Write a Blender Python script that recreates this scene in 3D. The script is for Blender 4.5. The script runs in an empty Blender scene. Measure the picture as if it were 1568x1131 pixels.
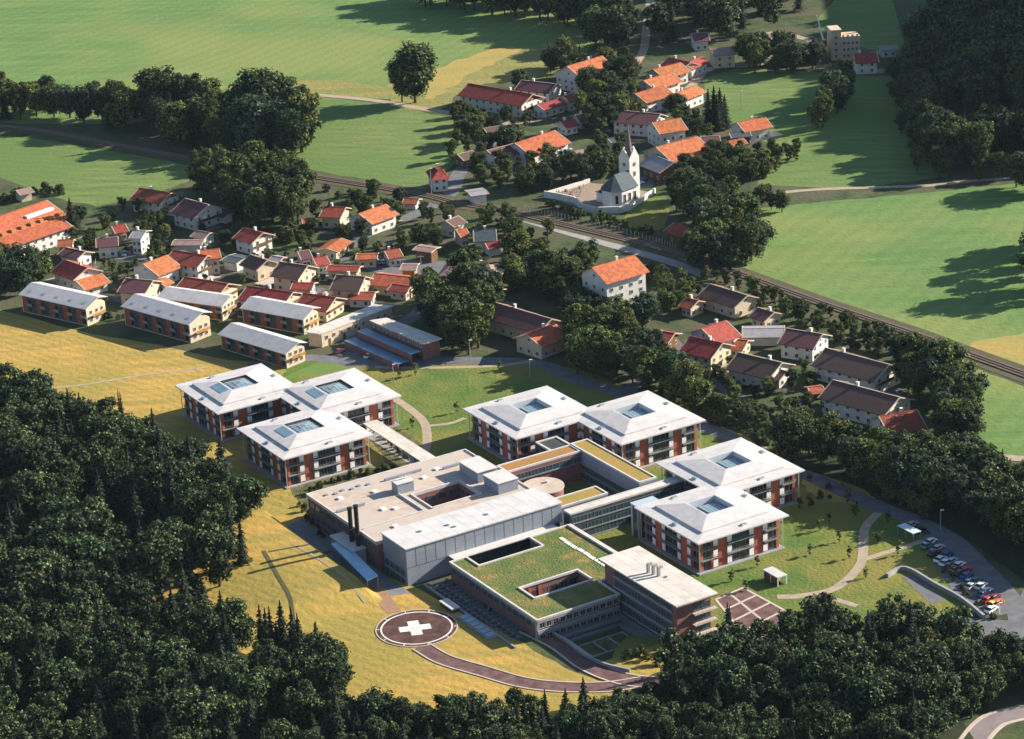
import bpy, bmesh, math, random
import numpy as np
from mathutils import Vector, Matrix

# ------------------------------------------------------------------ camera, sky, sun, exposure
S = bpy.context.scene
W, HH = 1568.0, 1131.0
F, TH, RO, CH, AL = 4147.55, math.radians(21.16505), math.radians(2.84878), 312.536, math.radians(30.8489)
SUN_AZ, SUN_EL = math.radians(20.0), math.radians(24.0)      # azimuth measured from +X towards +Y

cd = bpy.data.cameras.new('camera'); cam = bpy.data.objects.new('camera', cd)
S.collection.objects.link(cam); S.camera = cam
r0 = Vector((1, 0, 0)); u0 = Vector((0, math.sin(TH), math.cos(TH))); f0 = Vector((0, math.cos(TH), -math.sin(TH)))
cr, sr = math.cos(RO), math.sin(RO)
rx = r0 * cr - u0 * sr; up = r0 * sr + u0 * cr
M4 = Matrix((rx, up, -f0)).transposed().to_4x4(); M4.translation = (0, 0, CH)
cam.matrix_world = M4
cd.sensor_width = 36.0; cd.lens = F / W * 36.0; cd.clip_start = 1.0; cd.clip_end = 6000.0

world = bpy.data.worlds.new('World'); S.world = world; world.use_nodes = True
wn = world.node_tree; wn.nodes.clear()
sky = wn.nodes.new('ShaderNodeTexSky'); sky.sky_type = 'NISHITA'; sky.sun_disc = False
sky.sun_elevation = SUN_EL; sky.sun_rotation = math.pi / 2 - SUN_AZ
sky.altitude = 600; sky.air_density = 1.0; sky.dust_density = 0.6; sky.ozone_density = 1.5
bg = wn.nodes.new('ShaderNodeBackground'); bg.inputs['Strength'].default_value = 0.072
wo = wn.nodes.new('ShaderNodeOutputWorld')
wn.links.new(sky.outputs[0], bg.inputs[0]); wn.links.new(bg.outputs[0], wo.inputs[0])

sd = bpy.data.lights.new('sun', 'SUN'); sun = bpy.data.objects.new('sun', sd); S.collection.objects.link(sun)
sd.energy = 5.0; sd.angle = math.radians(0.5); sd.color = (1.0, 0.90, 0.76)
svec = Vector((math.cos(SUN_AZ) * math.cos(SUN_EL), math.sin(SUN_AZ) * math.cos(SUN_EL), math.sin(SUN_EL)))
sun.rotation_euler = svec.to_track_quat('Z', 'Y').to_euler(); sun.location = (300, 900, 300)
vs = S.view_settings; vs.view_transform = 'Standard'; vs.look = 'None'; vs.gamma = 1.0; vs.use_curve_mapping = False
vs.exposure = 1.3
S.cycles.max_bounces = 5; S.cycles.diffuse_bounces = 3; S.cycles.glossy_bounces = 2
S.cycles.transmission_bounces = 3; S.cycles.transparent_max_bounces = 4

rnd = random.Random(7)
C = S.collection

# ------------------------------------------------------------------ geometry of the place
Adir = np.array([math.cos(AL), math.sin(AL)]); Bdir = np.array([math.sin(AL), -math.cos(AL)]); OO = np.array([0.0, 700.0])

HP0 = np.array([166.0, 975.0]); HP1 = np.array([196.0, 1330.0])     # foot of the wooded hill
_hd = (HP1 - HP0) / np.linalg.norm(HP1 - HP0); _hn = np.array([_hd[1], -_hd[0]])
def terrain(x, y):
    d = (x - HP0[0]) * _hn[0] + (y - HP0[1]) * _hn[1]
    e = (x - HP0[0]) * _hd[0] + (y - HP0[1]) * _hd[1]
    if d <= 0 or e < 15: return 0.0
    t = min(1, d / 150.0); t = t * t * (3 - 2 * t)
    g = min(1, max(0, (e - 15) / 110.0)); g = g * g * (3 - 2 * g)
    return 84.0 * t * g
def ray(px, py):
    u = (px - W / 2) / F; v = (HH / 2 - py) / F
    u, v = cr * u + sr * v, -sr * u + cr * v
    return np.array([u, math.cos(TH) + v * math.sin(TH), -math.sin(TH) + v * math.cos(TH)])
def G(px, py, z=0.0):
    d = ray(px, py); t = (z - CH) / d[2]; return d[:2] * t
def GT(px, py):
    z = 0.0
    for _ in range(12):
        p = G(px, py, z); z = 0.5 * z + 0.5 * terrain(p[0], p[1])
    return p[0], p[1], z
def AB(a, b): return OO + a * Adir + b * Bdir

# ------------------------------------------------------------------ materials
MATS = {}
def leafmat(m, amt=0.75):
    """every leaf clump is its own mesh island: vary its tone"""
    nt = m.node_tree; b = nt.nodes['Principled BSDF']; src = b.inputs['Base Color'].links[0].from_socket
    g = nt.nodes.new('ShaderNodeNewGeometry'); mr = nt.nodes.new('ShaderNodeMapRange'); mr.inputs[3].default_value = 1 - amt; mr.inputs[4].default_value = 1 + amt  # random tone paints bright flecks and shaded gaps into the leaves
    pw = nt.nodes.new('ShaderNodeMath'); pw.operation = 'POWER'; pw.inputs[1].default_value = 1.4
    nt.links.new(g.outputs['Random Per Island'], pw.inputs[0]); nt.links.new(pw.outputs[0], mr.inputs[0])
    hs = nt.nodes.new('ShaderNodeHueSaturation'); nt.links.new(mr.outputs[0], hs.inputs['Value']); nt.links.new(src, hs.inputs['Color'])
    for l in list(src.links): nt.links.new(hs.outputs[0], l.to_socket) if l.to_node != hs else None
MATS = {}
def mat(name, col, rough=0.85, col2=None, scale=0.3, detail=4.0, spec=0.2, metal=0.0, bump=0.0, stripe=None, objvar=0.0, trans=0.0, lo=0.35, hi=0.65, col3=None, scale3=0.02, bscale=None, seam=None, mow=None):
    if name in MATS: return MATS[name]
    m = bpy.data.materials.new(name); m.use_nodes = True
    nt = m.node_tree; n = nt.nodes; l = nt.links
    b = n['Principled BSDF']
    b.inputs['Roughness'].default_value = rough; b.inputs['Metallic'].default_value = metal
    b.inputs['Specular IOR Level'].default_value = spec
    b.inputs['Base Color'].default_value = (*col, 1)
    out = None
    geo = n.new('ShaderNodeNewGeometry')
    if col2 is not None:
        t = n.new('ShaderNodeTexNoise'); t.inputs['Scale'].default_value = scale; t.inputs['Detail'].default_value = detail
        t.inputs['Roughness'].default_value = 0.65
        mp = n.new('ShaderNodeMapping'); mp.inputs['Scale'].default_value = (1, 1, 1)
        if stripe: mp.inputs['Rotation'].default_value = (0, 0, stripe[0]); mp.inputs['Scale'].default_value = (stripe[1], stripe[2], stripe[1])
        l.new(geo.outputs['Position'], mp.inputs[0]); l.new(mp.outputs[0], t.inputs['Vector'])
        mr = n.new('ShaderNodeMapRange'); mr.inputs[1].default_value = lo; mr.inputs[2].default_value = hi
        l.new(t.outputs['Fac'], mr.inputs[0])
        mx = n.new('ShaderNodeMix'); mx.data_type = 'RGBA'
        mx.inputs[6].default_value = (*col, 1); mx.inputs[7].default_value = (*col2, 1)
        l.new(mr.outputs[0], mx.inputs[0]); out = mx.outputs[2]
        if col3 is not None:
            t3 = n.new('ShaderNodeTexNoise'); t3.inputs['Scale'].default_value = scale3; t3.inputs['Detail'].default_value = 3.0
            l.new(geo.outputs['Position'], t3.inputs['Vector'])
            mr3 = n.new('ShaderNodeMapRange'); mr3.inputs[1].default_value = 0.42; mr3.inputs[2].default_value = 0.62
            l.new(t3.outputs['Fac'], mr3.inputs[0])
            m3 = n.new('ShaderNodeMix'); m3.data_type = 'RGBA'; m3.inputs[7].default_value = (*col3, 1)
            l.new(mr3.outputs[0], m3.inputs[0]); l.new(out, m3.inputs[6]); out = m3.outputs[2]
    if mow and out is not None:
        mp3 = n.new('ShaderNodeMapping'); mp3.inputs['Rotation'].default_value = (0, 0, mow[0]); l.new(geo.outputs['Position'], mp3.inputs[0])
        wv = n.new('ShaderNodeTexWave'); wv.wave_type = 'BANDS'; wv.bands_direction = 'X'; wv.inputs['Scale'].default_value = .314 / mow[1]; wv.inputs['Distortion'].default_value = 4.5; wv.inputs['Detail'].default_value = 3; wv.inputs['Detail Scale'].default_value = .6
        l.new(mp3.outputs[0], wv.inputs[0]); mr5 = n.new('ShaderNodeMapRange'); mr5.inputs[3].default_value = 1 - mow[2]; mr5.inputs[4].default_value = 1 + mow[2]
        l.new(wv.outputs['Fac'], mr5.inputs[0]); h5 = n.new('ShaderNodeHueSaturation'); l.new(mr5.outputs[0], h5.inputs['Value']); l.new(out, h5.inputs['Color']); out = h5.outputs[0]
    if seam and out is not None:
        mp2 = n.new('ShaderNodeMapping'); mp2.inputs['Rotation'].default_value = (0, 0, -AL); l.new(geo.outputs['Position'], mp2.inputs[0])
        sx_ = n.new('ShaderNodeSeparateXYZ'); l.new(mp2.outputs[0], sx_.inputs[0])
        md = n.new('ShaderNodeMath'); md.operation = 'WRAP'; md.inputs[1].default_value = seam; md.inputs[2].default_value = 0.0; l.new(sx_.outputs[0], md.inputs[0])
        lt = n.new('ShaderNodeMath'); lt.operation = 'LESS_THAN'; lt.inputs[1].default_value = .14; l.new(md.outputs[0], lt.inputs[0])
        ms_ = n.new('ShaderNodeMix'); ms_.data_type = 'RGBA'; ms_.inputs[7].default_value = (col[0] * .6, col[1] * .6, col[2] * .6, 1); l.new(lt.outputs[0], ms_.inputs[0]); l.new(out, ms_.inputs[6]); out = ms_.outputs[2]
    if objvar > 0:
        oi = n.new('ShaderNodeObjectInfo'); hs = n.new('ShaderNodeHueSaturation')
        a = n.new('ShaderNodeMapRange'); a.inputs[3].default_value = 1 - objvar; a.inputs[4].default_value = 1 + objvar
        l.new(oi.outputs['Random'], a.inputs[0]); l.new(a.outputs[0], hs.inputs['Value'])
        a2 = n.new('ShaderNodeMapRange'); a2.inputs[3].default_value = 0.5 - objvar * 0.06; a2.inputs[4].default_value = 0.5 + objvar * 0.05
        ml = n.new('ShaderNodeMath'); ml.operation = 'FRACT'; m7 = n.new('ShaderNodeMath'); m7.operation = 'MULTIPLY'; m7.inputs[1].default_value = 7.3
        l.new(oi.outputs['Random'], m7.inputs[0]); l.new(m7.outputs[0], ml.inputs[0]); l.new(ml.outputs[0], a2.inputs[0]); l.new(a2.outputs[0], hs.inputs['Hue'])
        if out is None: hs.inputs['Color'].default_value = (*col, 1)
        else: l.new(out, hs.inputs['Color'])
        out = hs.outputs[0]
    if out is not None: l.new(out, b.inputs['Base Color'])
    if bump > 0:
        tb = n.new('ShaderNodeTexNoise'); tb.inputs['Scale'].default_value = bscale or scale * 3; tb.inputs['Detail'].default_value = 3
        l.new(geo.outputs['Position'], tb.inputs['Vector'])
        bp = n.new('ShaderNodeBump'); bp.inputs['Distance'].default_value = bump; bp.inputs['Strength'].default_value = 1.0
        l.new(tb.outputs['Fac'], bp.inputs['Height']); l.new(bp.outputs[0], b.inputs['Normal'])
    if trans > 0:
        tr = n.new('ShaderNodeBsdfTranslucent'); ms = n.new('ShaderNodeMixShader'); ms.inputs[0].default_value = trans
        if out is not None: l.new(out, tr.inputs[0])
        else: tr.inputs[0].default_value = (*col, 1)
        o = n['Material Output']; l.new(b.outputs[0], ms.inputs[1]); l.new(tr.outputs[0], ms.inputs[2]); l.new(ms.outputs[0], o.inputs[0])
    MATS[name] = m
    return m

m_ground = mat('garden_ground', (0.030, 0.056, 0.018), 0.95, (0.085, 0.105, 0.035), 0.10, detail=8, lo=.42, hi=.66, bump=0.3, bscale=0.5, col3=(0.085, 0.080, 0.048), scale3=0.06)
m_field = mat('field_grass', (0.085, 0.172, 0.044), 0.95, (0.135, 0.215, 0.062), 0.07, detail=9, stripe=(0.9, 0.35, 2.6), lo=.38, hi=.64, bump=0.22, bscale=0.5, col3=(0.185, 0.222, 0.066), scale3=0.011, mow=(.55, 7.0, .045))
m_field2 = mat('pale_field_grass', (0.095, 0.155, 0.042), 0.95, (0.16, 0.205, 0.062), 0.10, detail=9, stripe=(0.5, .5, 2.2), lo=.38, hi=.64, bump=0.22, bscale=0.5, col3=(0.10, 0.165, 0.042), scale3=0.018, mow=(1.9, 6.0, .045))
m_olive = mat('olive_stubble', (0.25, 0.215, 0.065), 0.95, (0.165, 0.185, 0.055), 0.06, detail=9, stripe=(0.3, .4, 2.4), lo=.4, hi=.62, bump=0.4, bscale=0.4)
m_hay = mat('mown_hay', (0.44, 0.275, 0.068), 0.95, (0.29, 0.225, 0.055), 0.10, detail=9, stripe=(0.75, 0.35, 2.0), bump=0.25, bscale=0.6, lo=.42, hi=.60, col3=(0.275, 0.220, 0.052), scale3=0.030, mow=(2.3, 3.5, .07))
m_hay2 = mat('straw_field', (0.37, 0.26, 0.07), 0.95, (0.27, 0.245, 0.075), 0.05, stripe=(0.4, 0.5, 2.0), bump=0.2, bscale=0.5)
m_lawn = mat('lawn_grass', (0.075, 0.135, 0.026), 0.95, (0.14, 0.165, 0.035), 0.10, detail=8, lo=.4, hi=.62, bump=0.3, bscale=0.9, col3=(0.20, 0.175, 0.04), scale3=0.025)
m_hillside = mat('rough_hillside_grass', (0.035, 0.062, 0.024), 0.95, (0.065, 0.085, 0.034), 0.12, detail=7)
m_hillg = mat('forest_floor_shade', (0.016, 0.026, 0.012), 0.95, (0.035, 0.042, 0.018), 0.15)
m_asphalt = mat('asphalt', (0.12, 0.125, 0.135), 0.9, (0.175, 0.175, 0.18), 0.3, detail=9, lo=.4, hi=.66, spec=0.15)
m_redtar = mat('red_tarmac', (0.105, 0.060, 0.058), 0.92, (0.19, 0.118, 0.108), 0.35, detail=9, lo=.40, hi=.66, spec=0.1)
m_padtar = mat('pad_tarmac', (0.070, 0.038, 0.034), 0.92, (0.135, 0.075, 0.066), 0.35, detail=9, lo=.42, hi=.66, spec=0.1)
m_gravel = mat('gravel_path', (0.40, 0.32, 0.24), 0.95, (0.30, 0.24, 0.18), 0.5)
m_paint = mat('white_road_paint', (0.76, 0.73, 0.66), 0.8, (0.50, 0.45, 0.40), 0.9, detail=8, lo=.48, hi=.70)
m_kerb = mat('concrete_kerb', (0.52, 0.44, 0.38), 0.9, (0.42, 0.36, 0.31), 0.6)
m_conc = mat('concrete', (0.33, 0.33, 0.335), 0.85, (0.26, 0.26, 0.27), 0.3)
m_concd = mat('dark_concrete', (0.15, 0.16, 0.17), 0.85, (0.20, 0.20, 0.21), 0.3)  # darker concrete tone, also carries the shade of the west yard
m_ballast = mat('railway_ballast', (0.15, 0.11, 0.085), 0.95, (0.10, 0.08, 0.065), 0.6)
m_bank = mat('embankment_earth', (0.11, 0.085, 0.05), 0.95, (0.06, 0.07, 0.03), 0.25)
m_rail = mat('rail_steel', (0.25, 0.22, 0.20), 0.45, metal=0.7)
m_white = mat('white_roof_metal', (0.56, 0.53, 0.515), 0.6, (0.44, 0.42, 0.415), 0.35, detail=8, lo=.42, hi=.70, spec=0.35)
m_flat = mat('gravel_flat_roof', (0.50, 0.405, 0.325), 0.92, (0.36, 0.29, 0.235), 0.35, detail=8, lo=.42, hi=.66, col3=(0.45, 0.39, 0.345), scale3=0.06)
m_offroof = mat('cream_roof_sheet', (0.60, 0.555, 0.50), 0.8, (0.47, 0.43, 0.385), 0.3, detail=8, lo=.4, hi=.66, seam=3.05)
m_trim = mat('light_metal_trim', (0.60, 0.575, 0.55), 0.6, (0.50, 0.48, 0.46), 0.4)
m_cladding = mat('grey_metal_cladding', (0.26, 0.29, 0.335), 0.55, (0.22, 0.245, 0.285), 0.25, spec=0.35)
m_brick = mat('red_brick', (0.46, 0.135, 0.075), 0.9, (0.34, 0.105, 0.065), 0.7, objvar=0.12)
m_brickp = mat('plum_brick', (0.26, 0.12, 0.11), 0.9, (0.19, 0.095, 0.09), 0.6)
m_glass = mat('dark_window_glass', (0.018, 0.024, 0.030), 0.12, spec=0.6)
m_tealglass = mat('teal_glazing', (0.03, 0.065, 0.08), 0.12, (0.045, 0.09, 0.11), 0.3, spec=0.6)
m_skyglass = mat('skylight_glass', (0.13, 0.24, 0.31), 0.15, (0.20, 0.31, 0.37), 0.4, spec=0.6)
m_blueroof = mat('pale_blue_roof', (0.36, 0.55, 0.68), 0.4, (0.30, 0.48, 0.62), 0.25, spec=0.4)
m_frame = mat('pale_window_frame', (0.62, 0.60, 0.56), 0.6)
m_shade = mat('white_sun_shade', (0.86, 0.85, 0.83), 0.7)
m_slab = mat('balcony_concrete', (0.22, 0.235, 0.24), 0.8, (0.17, 0.185, 0.19), 0.5)
m_darkwall = mat('dark_facade', (0.045, 0.05, 0.055), 0.6, (0.07, 0.075, 0.08), 0.4)
m_sedum_o = mat('orange_sedum', (0.38, 0.17, 0.05), 0.95, (0.27, 0.17, 0.06), 0.5, bump=0.15, bscale=2)
m_sedum_g = mat('green_sedum', (0.12, 0.145, 0.040), 0.95, (0.30, 0.185, 0.065), 0.30, detail=7, bump=0.3, bscale=1.5, lo=0.45, hi=0.68, col3=(0.085, 0.125, 0.035), scale3=0.16)
m_sedum_y = mat('yellow_sedum', (0.25, 0.22, 0.05), 0.95, (0.36, 0.21, 0.06), 0.35, bump=0.15, bscale=2)
m_soil = mat('planted_bed', (0.10, 0.09, 0.04), 0.95, (0.20, 0.16, 0.07), 0.7, bump=0.3, bscale=2, col3=(0.06, 0.08, 0.03), scale3=0.3)
m_black = mat('black_flue_steel', (0.02, 0.018, 0.018), 0.5)
m_tileo = mat('orange_roof_tile', (0.45, 0.135, 0.050), 0.85, (0.27, 0.085, 0.045), 0.7, detail=8, lo=.42, hi=.60, objvar=0.16, bump=0.12, bscale=3)
m_tiler = mat('red_roof_tile', (0.33, 0.070, 0.045), 0.85, (0.20, 0.05, 0.04), 0.7, detail=8, lo=.42, hi=.60, objvar=0.18, bump=0.12, bscale=3)
m_tilep = mat('purple_brown_roof_tile', (0.16, 0.065, 0.07), 0.85, (0.12, 0.055, 0.06), 0.7, detail=8, lo=.42, hi=.60, objvar=0.15, bump=0.12, bscale=3)
m_tiled = mat('dark_brown_roof_tile', (0.12, 0.070, 0.052), 0.85, (0.10, 0.07, 0.06), 0.7, detail=8, lo=.42, hi=.60, objvar=0.15, bump=0.12, bscale=3)
m_tileg = mat('grey_roof_sheet', (0.30, 0.29, 0.30), 0.75, (0.24, 0.23, 0.24), 0.4)
m_tilek = mat('pink_grey_roof_sheet', (0.30, 0.20, 0.175), 0.8, (0.22, 0.15, 0.135), 0.5, detail=7)
m_slate = mat('blue_slate', (0.045, 0.07, 0.085), 0.7, (0.075, 0.095, 0.105), 0.5)
m_spire = mat('weathered_shingle', (0.17, 0.13, 0.14), 0.8, (0.18, 0.10, 0.10), 0.6)
m_render = mat('white_wall_render', (0.68, 0.655, 0.60), 0.9, (0.54, 0.515, 0.47), 0.5, detail=7)
m_cream = mat('cream_wall_render', (0.60, 0.495, 0.35), 0.9, (0.47, 0.385, 0.275), 0.5, detail=7)
m_wood = mat('brown_timber', (0.17, 0.085, 0.04), 0.85, (0.11, 0.055, 0.03), 0.6)
m_woodl = mat('honey_timber', (0.42, 0.21, 0.06), 0.85, (0.33, 0.16, 0.05), 0.6)
m_pink = mat('pale_ochre_ruin_plaster', (0.62, 0.46, 0.33), 0.9, (0.52, 0.38, 0.27), 0.3)
m_bark = mat('tree_bark', (0.07, 0.055, 0.04), 0.95, (0.045, 0.035, 0.028), 1.0)
m_leaf = mat('broad_leaves', (0.030, 0.060, 0.014), 0.7, (0.120, 0.160, 0.045), 0.7, objvar=0.42, trans=0.22, spec=0.25)
m_leaf2 = mat('blue_green_leaves', (0.018, 0.046, 0.020), 0.7, (0.075, 0.122, 0.058), 0.7, objvar=0.35, trans=0.22, spec=0.25)
m_leaf3 = mat('yellow_green_leaves', (0.050, 0.078, 0.012), 0.7, (0.165, 0.190, 0.046), 0.7, objvar=0.35, trans=0.25, spec=0.25)
m_leafy = mat('olive_leaves', (0.050, 0.078, 0.018), 0.7, (0.165, 0.185, 0.060), 0.8, objvar=0.4, trans=0.25, spec=0.25)
m_needle = mat('spruce_needles', (0.012, 0.026, 0.014), 0.75, (0.045, 0.062, 0.03), 0.8, objvar=0.3, trans=0.08, spec=0.2)
m_leafd = mat('shade_darkened_leaves', (0.020, 0.044, 0.014), 0.7, (0.100, 0.138, 0.050), 0.6, objvar=0.45, trans=0.16, spec=0.2)  # darkened leaf copy, the shade of the woods put into its colour
for _m, _a in ((m_leafd, .85), (m_leaf, .8), (m_leaf2, .8), (m_leaf3, .8), (m_leafy, .7), (m_needle, .7)): leafmat(_m, _a)
m_core = mat('crown_shadow_core', (0.006, 0.010, 0.006), 0.95, (0.010, 0.015, 0.008), 0.6)  # near-black lumps inside the crowns, inner shade put into their colour
m_stone = mat('grave_stone', (0.22, 0.17, 0.15), 0.8, (0.33, 0.27, 0.24), 1.0)
CARC = [mat('car_paint_' + n, c, 0.3, spec=0.5) for n, c in (('white', (.75, .75, .73)), ('silver', (.42, .44, .46)), ('red', (.42, .03, .02)), ('blue', (.03, .07, .22)), ('black', (.02, .02, .022)), ('green', (.03, .13, .10)), ('orange', (.50, .13, .03)), ('yellow', (.72, .50, .06)), ('maroon', (.16, .03, .04)), ('teal', (.05, .22, .26)))]
m_tyre = mat('tyre_rubber', (0.02, 0.02, 0.02), 0.9)

# ------------------------------------------------------------------ helpers
def empty(name, loc, label=None, cat=None, group=None, rz=0.0, kind=None):
    o = bpy.data.objects.new(name, None); o.empty_display_size = 0.5
    o.location = loc; o.rotation_euler = (0, 0, rz); C.objects.link(o)
    if label: o['label'] = label
    if cat: o['category'] = cat
    if group: o['group'] = group
    if kind: o['kind'] = kind
    return o
def tag(o, label, cat, group=None):
    o['label'] = label; o['category'] = cat
    if group: o['group'] = group
    return o
class MB:
    def __init__(s): s.v = []; s.f = []; s.m = []
    def face(s, pts, m=0):
        n = len(s.v); s.v += [tuple(map(float, p)) for p in pts]; s.f.append(tuple(range(n, n + len(pts)))); s.m.append(m); return s
    def hexa(s, p, m=0):          # p: 8 points, bottom ccw then top ccw
        n = len(s.v); s.v += [tuple(map(float, q)) for q in p]
        for f in ((3, 2, 1, 0), (4, 5, 6, 7), (0, 1, 5, 4), (1, 2, 6, 5), (2, 3, 7, 6), (3, 0, 4, 7)):
            s.f.append(tuple(n + i for i in f)); s.m.append(m)
        return s
    def box(s, x0, x1, y0, y1, z0, z1, m=0):
        return s.hexa([(x0, y0, z0), (x1, y0, z0), (x1, y1, z0), (x0, y1, z0), (x0, y0, z1), (x1, y0, z1), (x1, y1, z1), (x0, y1, z1)], m)
    def prism(s, poly, z0, z1, m=0, mtop=None):
        a = sum(poly[i][0] * poly[(i + 1) % len(poly)][1] - poly[(i + 1) % len(poly)][0] * poly[i][1] for i in range(len(poly)))
        if a < 0: poly = poly[::-1]
        n = len(s.v); k = len(poly)
        s.v += [(float(p[0]), float(p[1]), float(z0)) for p in poly] + [(float(p[0]), float(p[1]), float(z1)) for p in poly]
        s.f.append(tuple(range(n + k - 1, n - 1, -1))); s.m.append(m)
        s.f.append(tuple(range(n + k, n + 2 * k))); s.m.append(m if mtop is None else mtop)
        for i in range(k):
            j = (i + 1) % k; s.f.append((n + i, n + j, n + k + j, n + k + i)); s.m.append(m)
        return s
    def cyl(s, x, y, z0, z1, r, n=12, m=0, r2=None):
        r2 = r if r2 is None else r2
        k = len(s.v)
        for zz, rr in ((z0, r), (z1, r2)):
            s.v += [(x + rr * math.cos(2 * math.pi * i / n), y + rr * math.sin(2 * math.pi * i / n), zz) for i in range(n)]
        s.f.append(tuple(range(k + n - 1, k - 1, -1))); s.m.append(m); s.f.append(tuple(range(k + n, k + 2 * n))); s.m.append(m)
        for i in range(n):
            j = (i + 1) % n; s.f.append((k + i, k + j, k + n + j, k + n + i)); s.m.append(m)
        return s
    def bar(s, p, q, w, h, m=0):
        p = Vector(p); q = Vector(q); d = (q - p); d.z = 0; d.normalize(); nn = Vector((-d.y, d.x, 0)) * w / 2; hh = Vector((0, 0, h))
        return s.hexa([p - nn, q - nn, q + nn, p + nn, p - nn + hh, q - nn + hh, q + nn + hh, p + nn + hh], m)
    def mesh(s, name, mats):
        me = bpy.data.meshes.new(name); me.from_pydata(s.v, [], s.f); me.update()
        for m in (mats if isinstance(mats, (list, tuple)) else [mats]): me.materials.append(m)
        if any(s.m): me.polygons.foreach_set('material_index', s.m)
        return me
    def build(s, name, mats, parent=None, loc=None, rz=0.0):
        o = bpy.data.objects.new(name, s.mesh(name, mats)); C.objects.link(o)
        if parent is not None: o.parent = parent
        if loc is not None: o.location = loc
        if rz: o.rotation_euler = (0, 0, rz)
        return o
def inst(name, me, parent, loc=(0, 0, 0), rz=0.0, sc=None):
    o = bpy.data.objects.new(name, me); C.objects.link(o); o.parent = parent; o.location = loc
    if rz: o.rotation_euler = (0, 0, rz)
    if sc: o.scale = sc
    return o
def prism_holes(name, outer, holes, z0, z1, mats, parent=None, hole_bottom=True):
    """slab with real openings; walls outside and inside"""
    bm = bmesh.new(); edges = []
    loops = []
    for k, lp in enumerate([outer] + holes):
        a = sum(lp[i][0] * lp[(i + 1) % len(lp)][1] - lp[(i + 1) % len(lp)][0] * lp[i][1] for i in range(len(lp)))
        if (a < 0) == (k == 0): lp = lp[::-1]
        vs_ = [bm.verts.new((p[0], p[1], z1)) for p in lp]; loops.append(vs_)
        for i in range(len(vs_)): edges.append(bm.edges.new((vs_[i], vs_[(i + 1) % len(vs_)])))
    r = bmesh.ops.triangle_fill(bm, use_beauty=True, use_dissolve=False, edges=edges, normal=(0, 0, 1))
    for f in bm.faces:
        f.normal_update()
        if f.normal.z < 0: f.normal_flip()
        f.material_index = 0
    if z0 is not None:
        for vs_ in loops:
            lo = [bm.verts.new((v.co.x, v.co.y, z0)) for v in vs_]
            for i in range(len(vs_)):
                j = (i + 1) % len(vs_)
                f = bm.faces.new((lo[i], lo[j], vs_[j], vs_[i])); f.material_index = min(1, len(mats) - 1)
    me = bpy.data.meshes.new(name); bm.to_mesh(me); bm.free()
    for m in mats: me.materials.append(m)
    o = bpy.data.objects.new(name, me); C.objects.link(o)
    if parent is not None: o.parent = parent
    return o
def struct(o): o['kind'] = 'structure'; return o
def smooth_closed(pts, n=5, jit=0.8):
    P = [np.array(p, float) for p in pts]; out = []; k = len(P)
    for i in range(k):
        a, b, c, d = P[i - 1], P[i], P[(i + 1) % k], P[(i + 2) % k]
        for t in np.linspace(0, 1, n, endpoint=False):
            q = 0.5 * ((2 * b) + (-a + c) * t + (2 * a - 5 * b + 4 * c - d) * t * t + (-a + 3 * b - 3 * c + d) * t ** 3)
            out.append(q + np.array([rnd.uniform(-jit, jit), rnd.uniform(-jit, jit)]))
    return out
def smooth_open(pts, n=6):
    P = [np.array(p, float) for p in pts]; P = [2 * P[0] - P[1]] + P + [2 * P[-1] - P[-2]]; out = []
    for i in range(1, len(P) - 2):
        a, b, c, d = P[i - 1], P[i], P[i + 1], P[i + 2]
        for t in np.linspace(0, 1, n, endpoint=False):
            out.append(0.5 * ((2 * b) + (-a + c) * t + (2 * a - 5 * b + 4 * c - d) * t * t + (-a + 3 * b - 3 * c + d) * t ** 3))
    out.append(P[-2]); return out
def sheet(name, px, z, m, smooth=True, jit=0.8):
    w = [G(*p) for p in px]
    if smooth == 'line':
        q = []
        for i in range(len(w)):
            a, b = w[i], w[(i + 1) % len(w)]; n = max(2, int(np.linalg.norm(b - a) / 6))
            q += [a + (b - a) * k / n + np.array([rnd.uniform(-jit, jit), rnd.uniform(-jit, jit)]) for k in range(n)]
        w = q
    elif smooth: w = smooth_closed(w, 5, jit)
    mb = MB(); pts = [(p[0], p[1], z) for p in w]
    a = sum(pts[i][0] * pts[(i + 1) % len(pts)][1] - pts[(i + 1) % len(pts)][0] * pts[i][1] for i in range(len(pts)))
    if a < 0: pts = pts[::-1]
    mb.face(pts); return struct(mb.build(name, m))
def offset_line(w, off):
    out = []
    for i in range(len(w)):
        a = w[max(0, i - 1)]; b = w[min(len(w) - 1, i + 1)]; d = (b - a) / (np.linalg.norm(b - a) + 1e-9)
        out.append(w[i] + off * np.array([-d[1], d[0]]))
    return out
def strip_mesh(mb, w, o0, o1, z, h=0.0, m=0, zf=None):
    L = offset_line(w, o0); R = offset_line(w, o1)
    for i in range(len(w) - 1):
        q = [L[i], R[i], R[i + 1], L[i + 1]]
        a = sum(q[k][0] * q[(k + 1) % 4][1] - q[(k + 1) % 4][0] * q[k][1] for k in range(4))
        if a < 0: q = q[::-1]
        if zf: mb.face([(p[0], p[1], z + zf(p)) for p in q], m)
        elif h: mb.hexa([(p[0], p[1], z - 0.1) for p in q] + [(p[0], p[1], z + h) for p in q], m)
        else: mb.face([(p[0], p[1], z) for p in q], m)
def road(name, px, wdt, z, m, kerb=None, world_pts=None, zf=None):
    w = smooth_open([G(*p) for p in px] if world_pts is None else world_pts, 7)
    mb = MB(); strip_mesh(mb, w, wdt / 2, -wdt / 2, z, zf=zf); r = struct(mb.build(name, m))
    if kerb:
        k = MB()
        strip_mesh(k, w, wdt / 2 + kerb, wdt / 2, z, 0.12); strip_mesh(k, w, -wdt / 2, -wdt / 2 - kerb, z, 0.12)
        ko = k.build('kerb', m_kerb, r)
    return w

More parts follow.
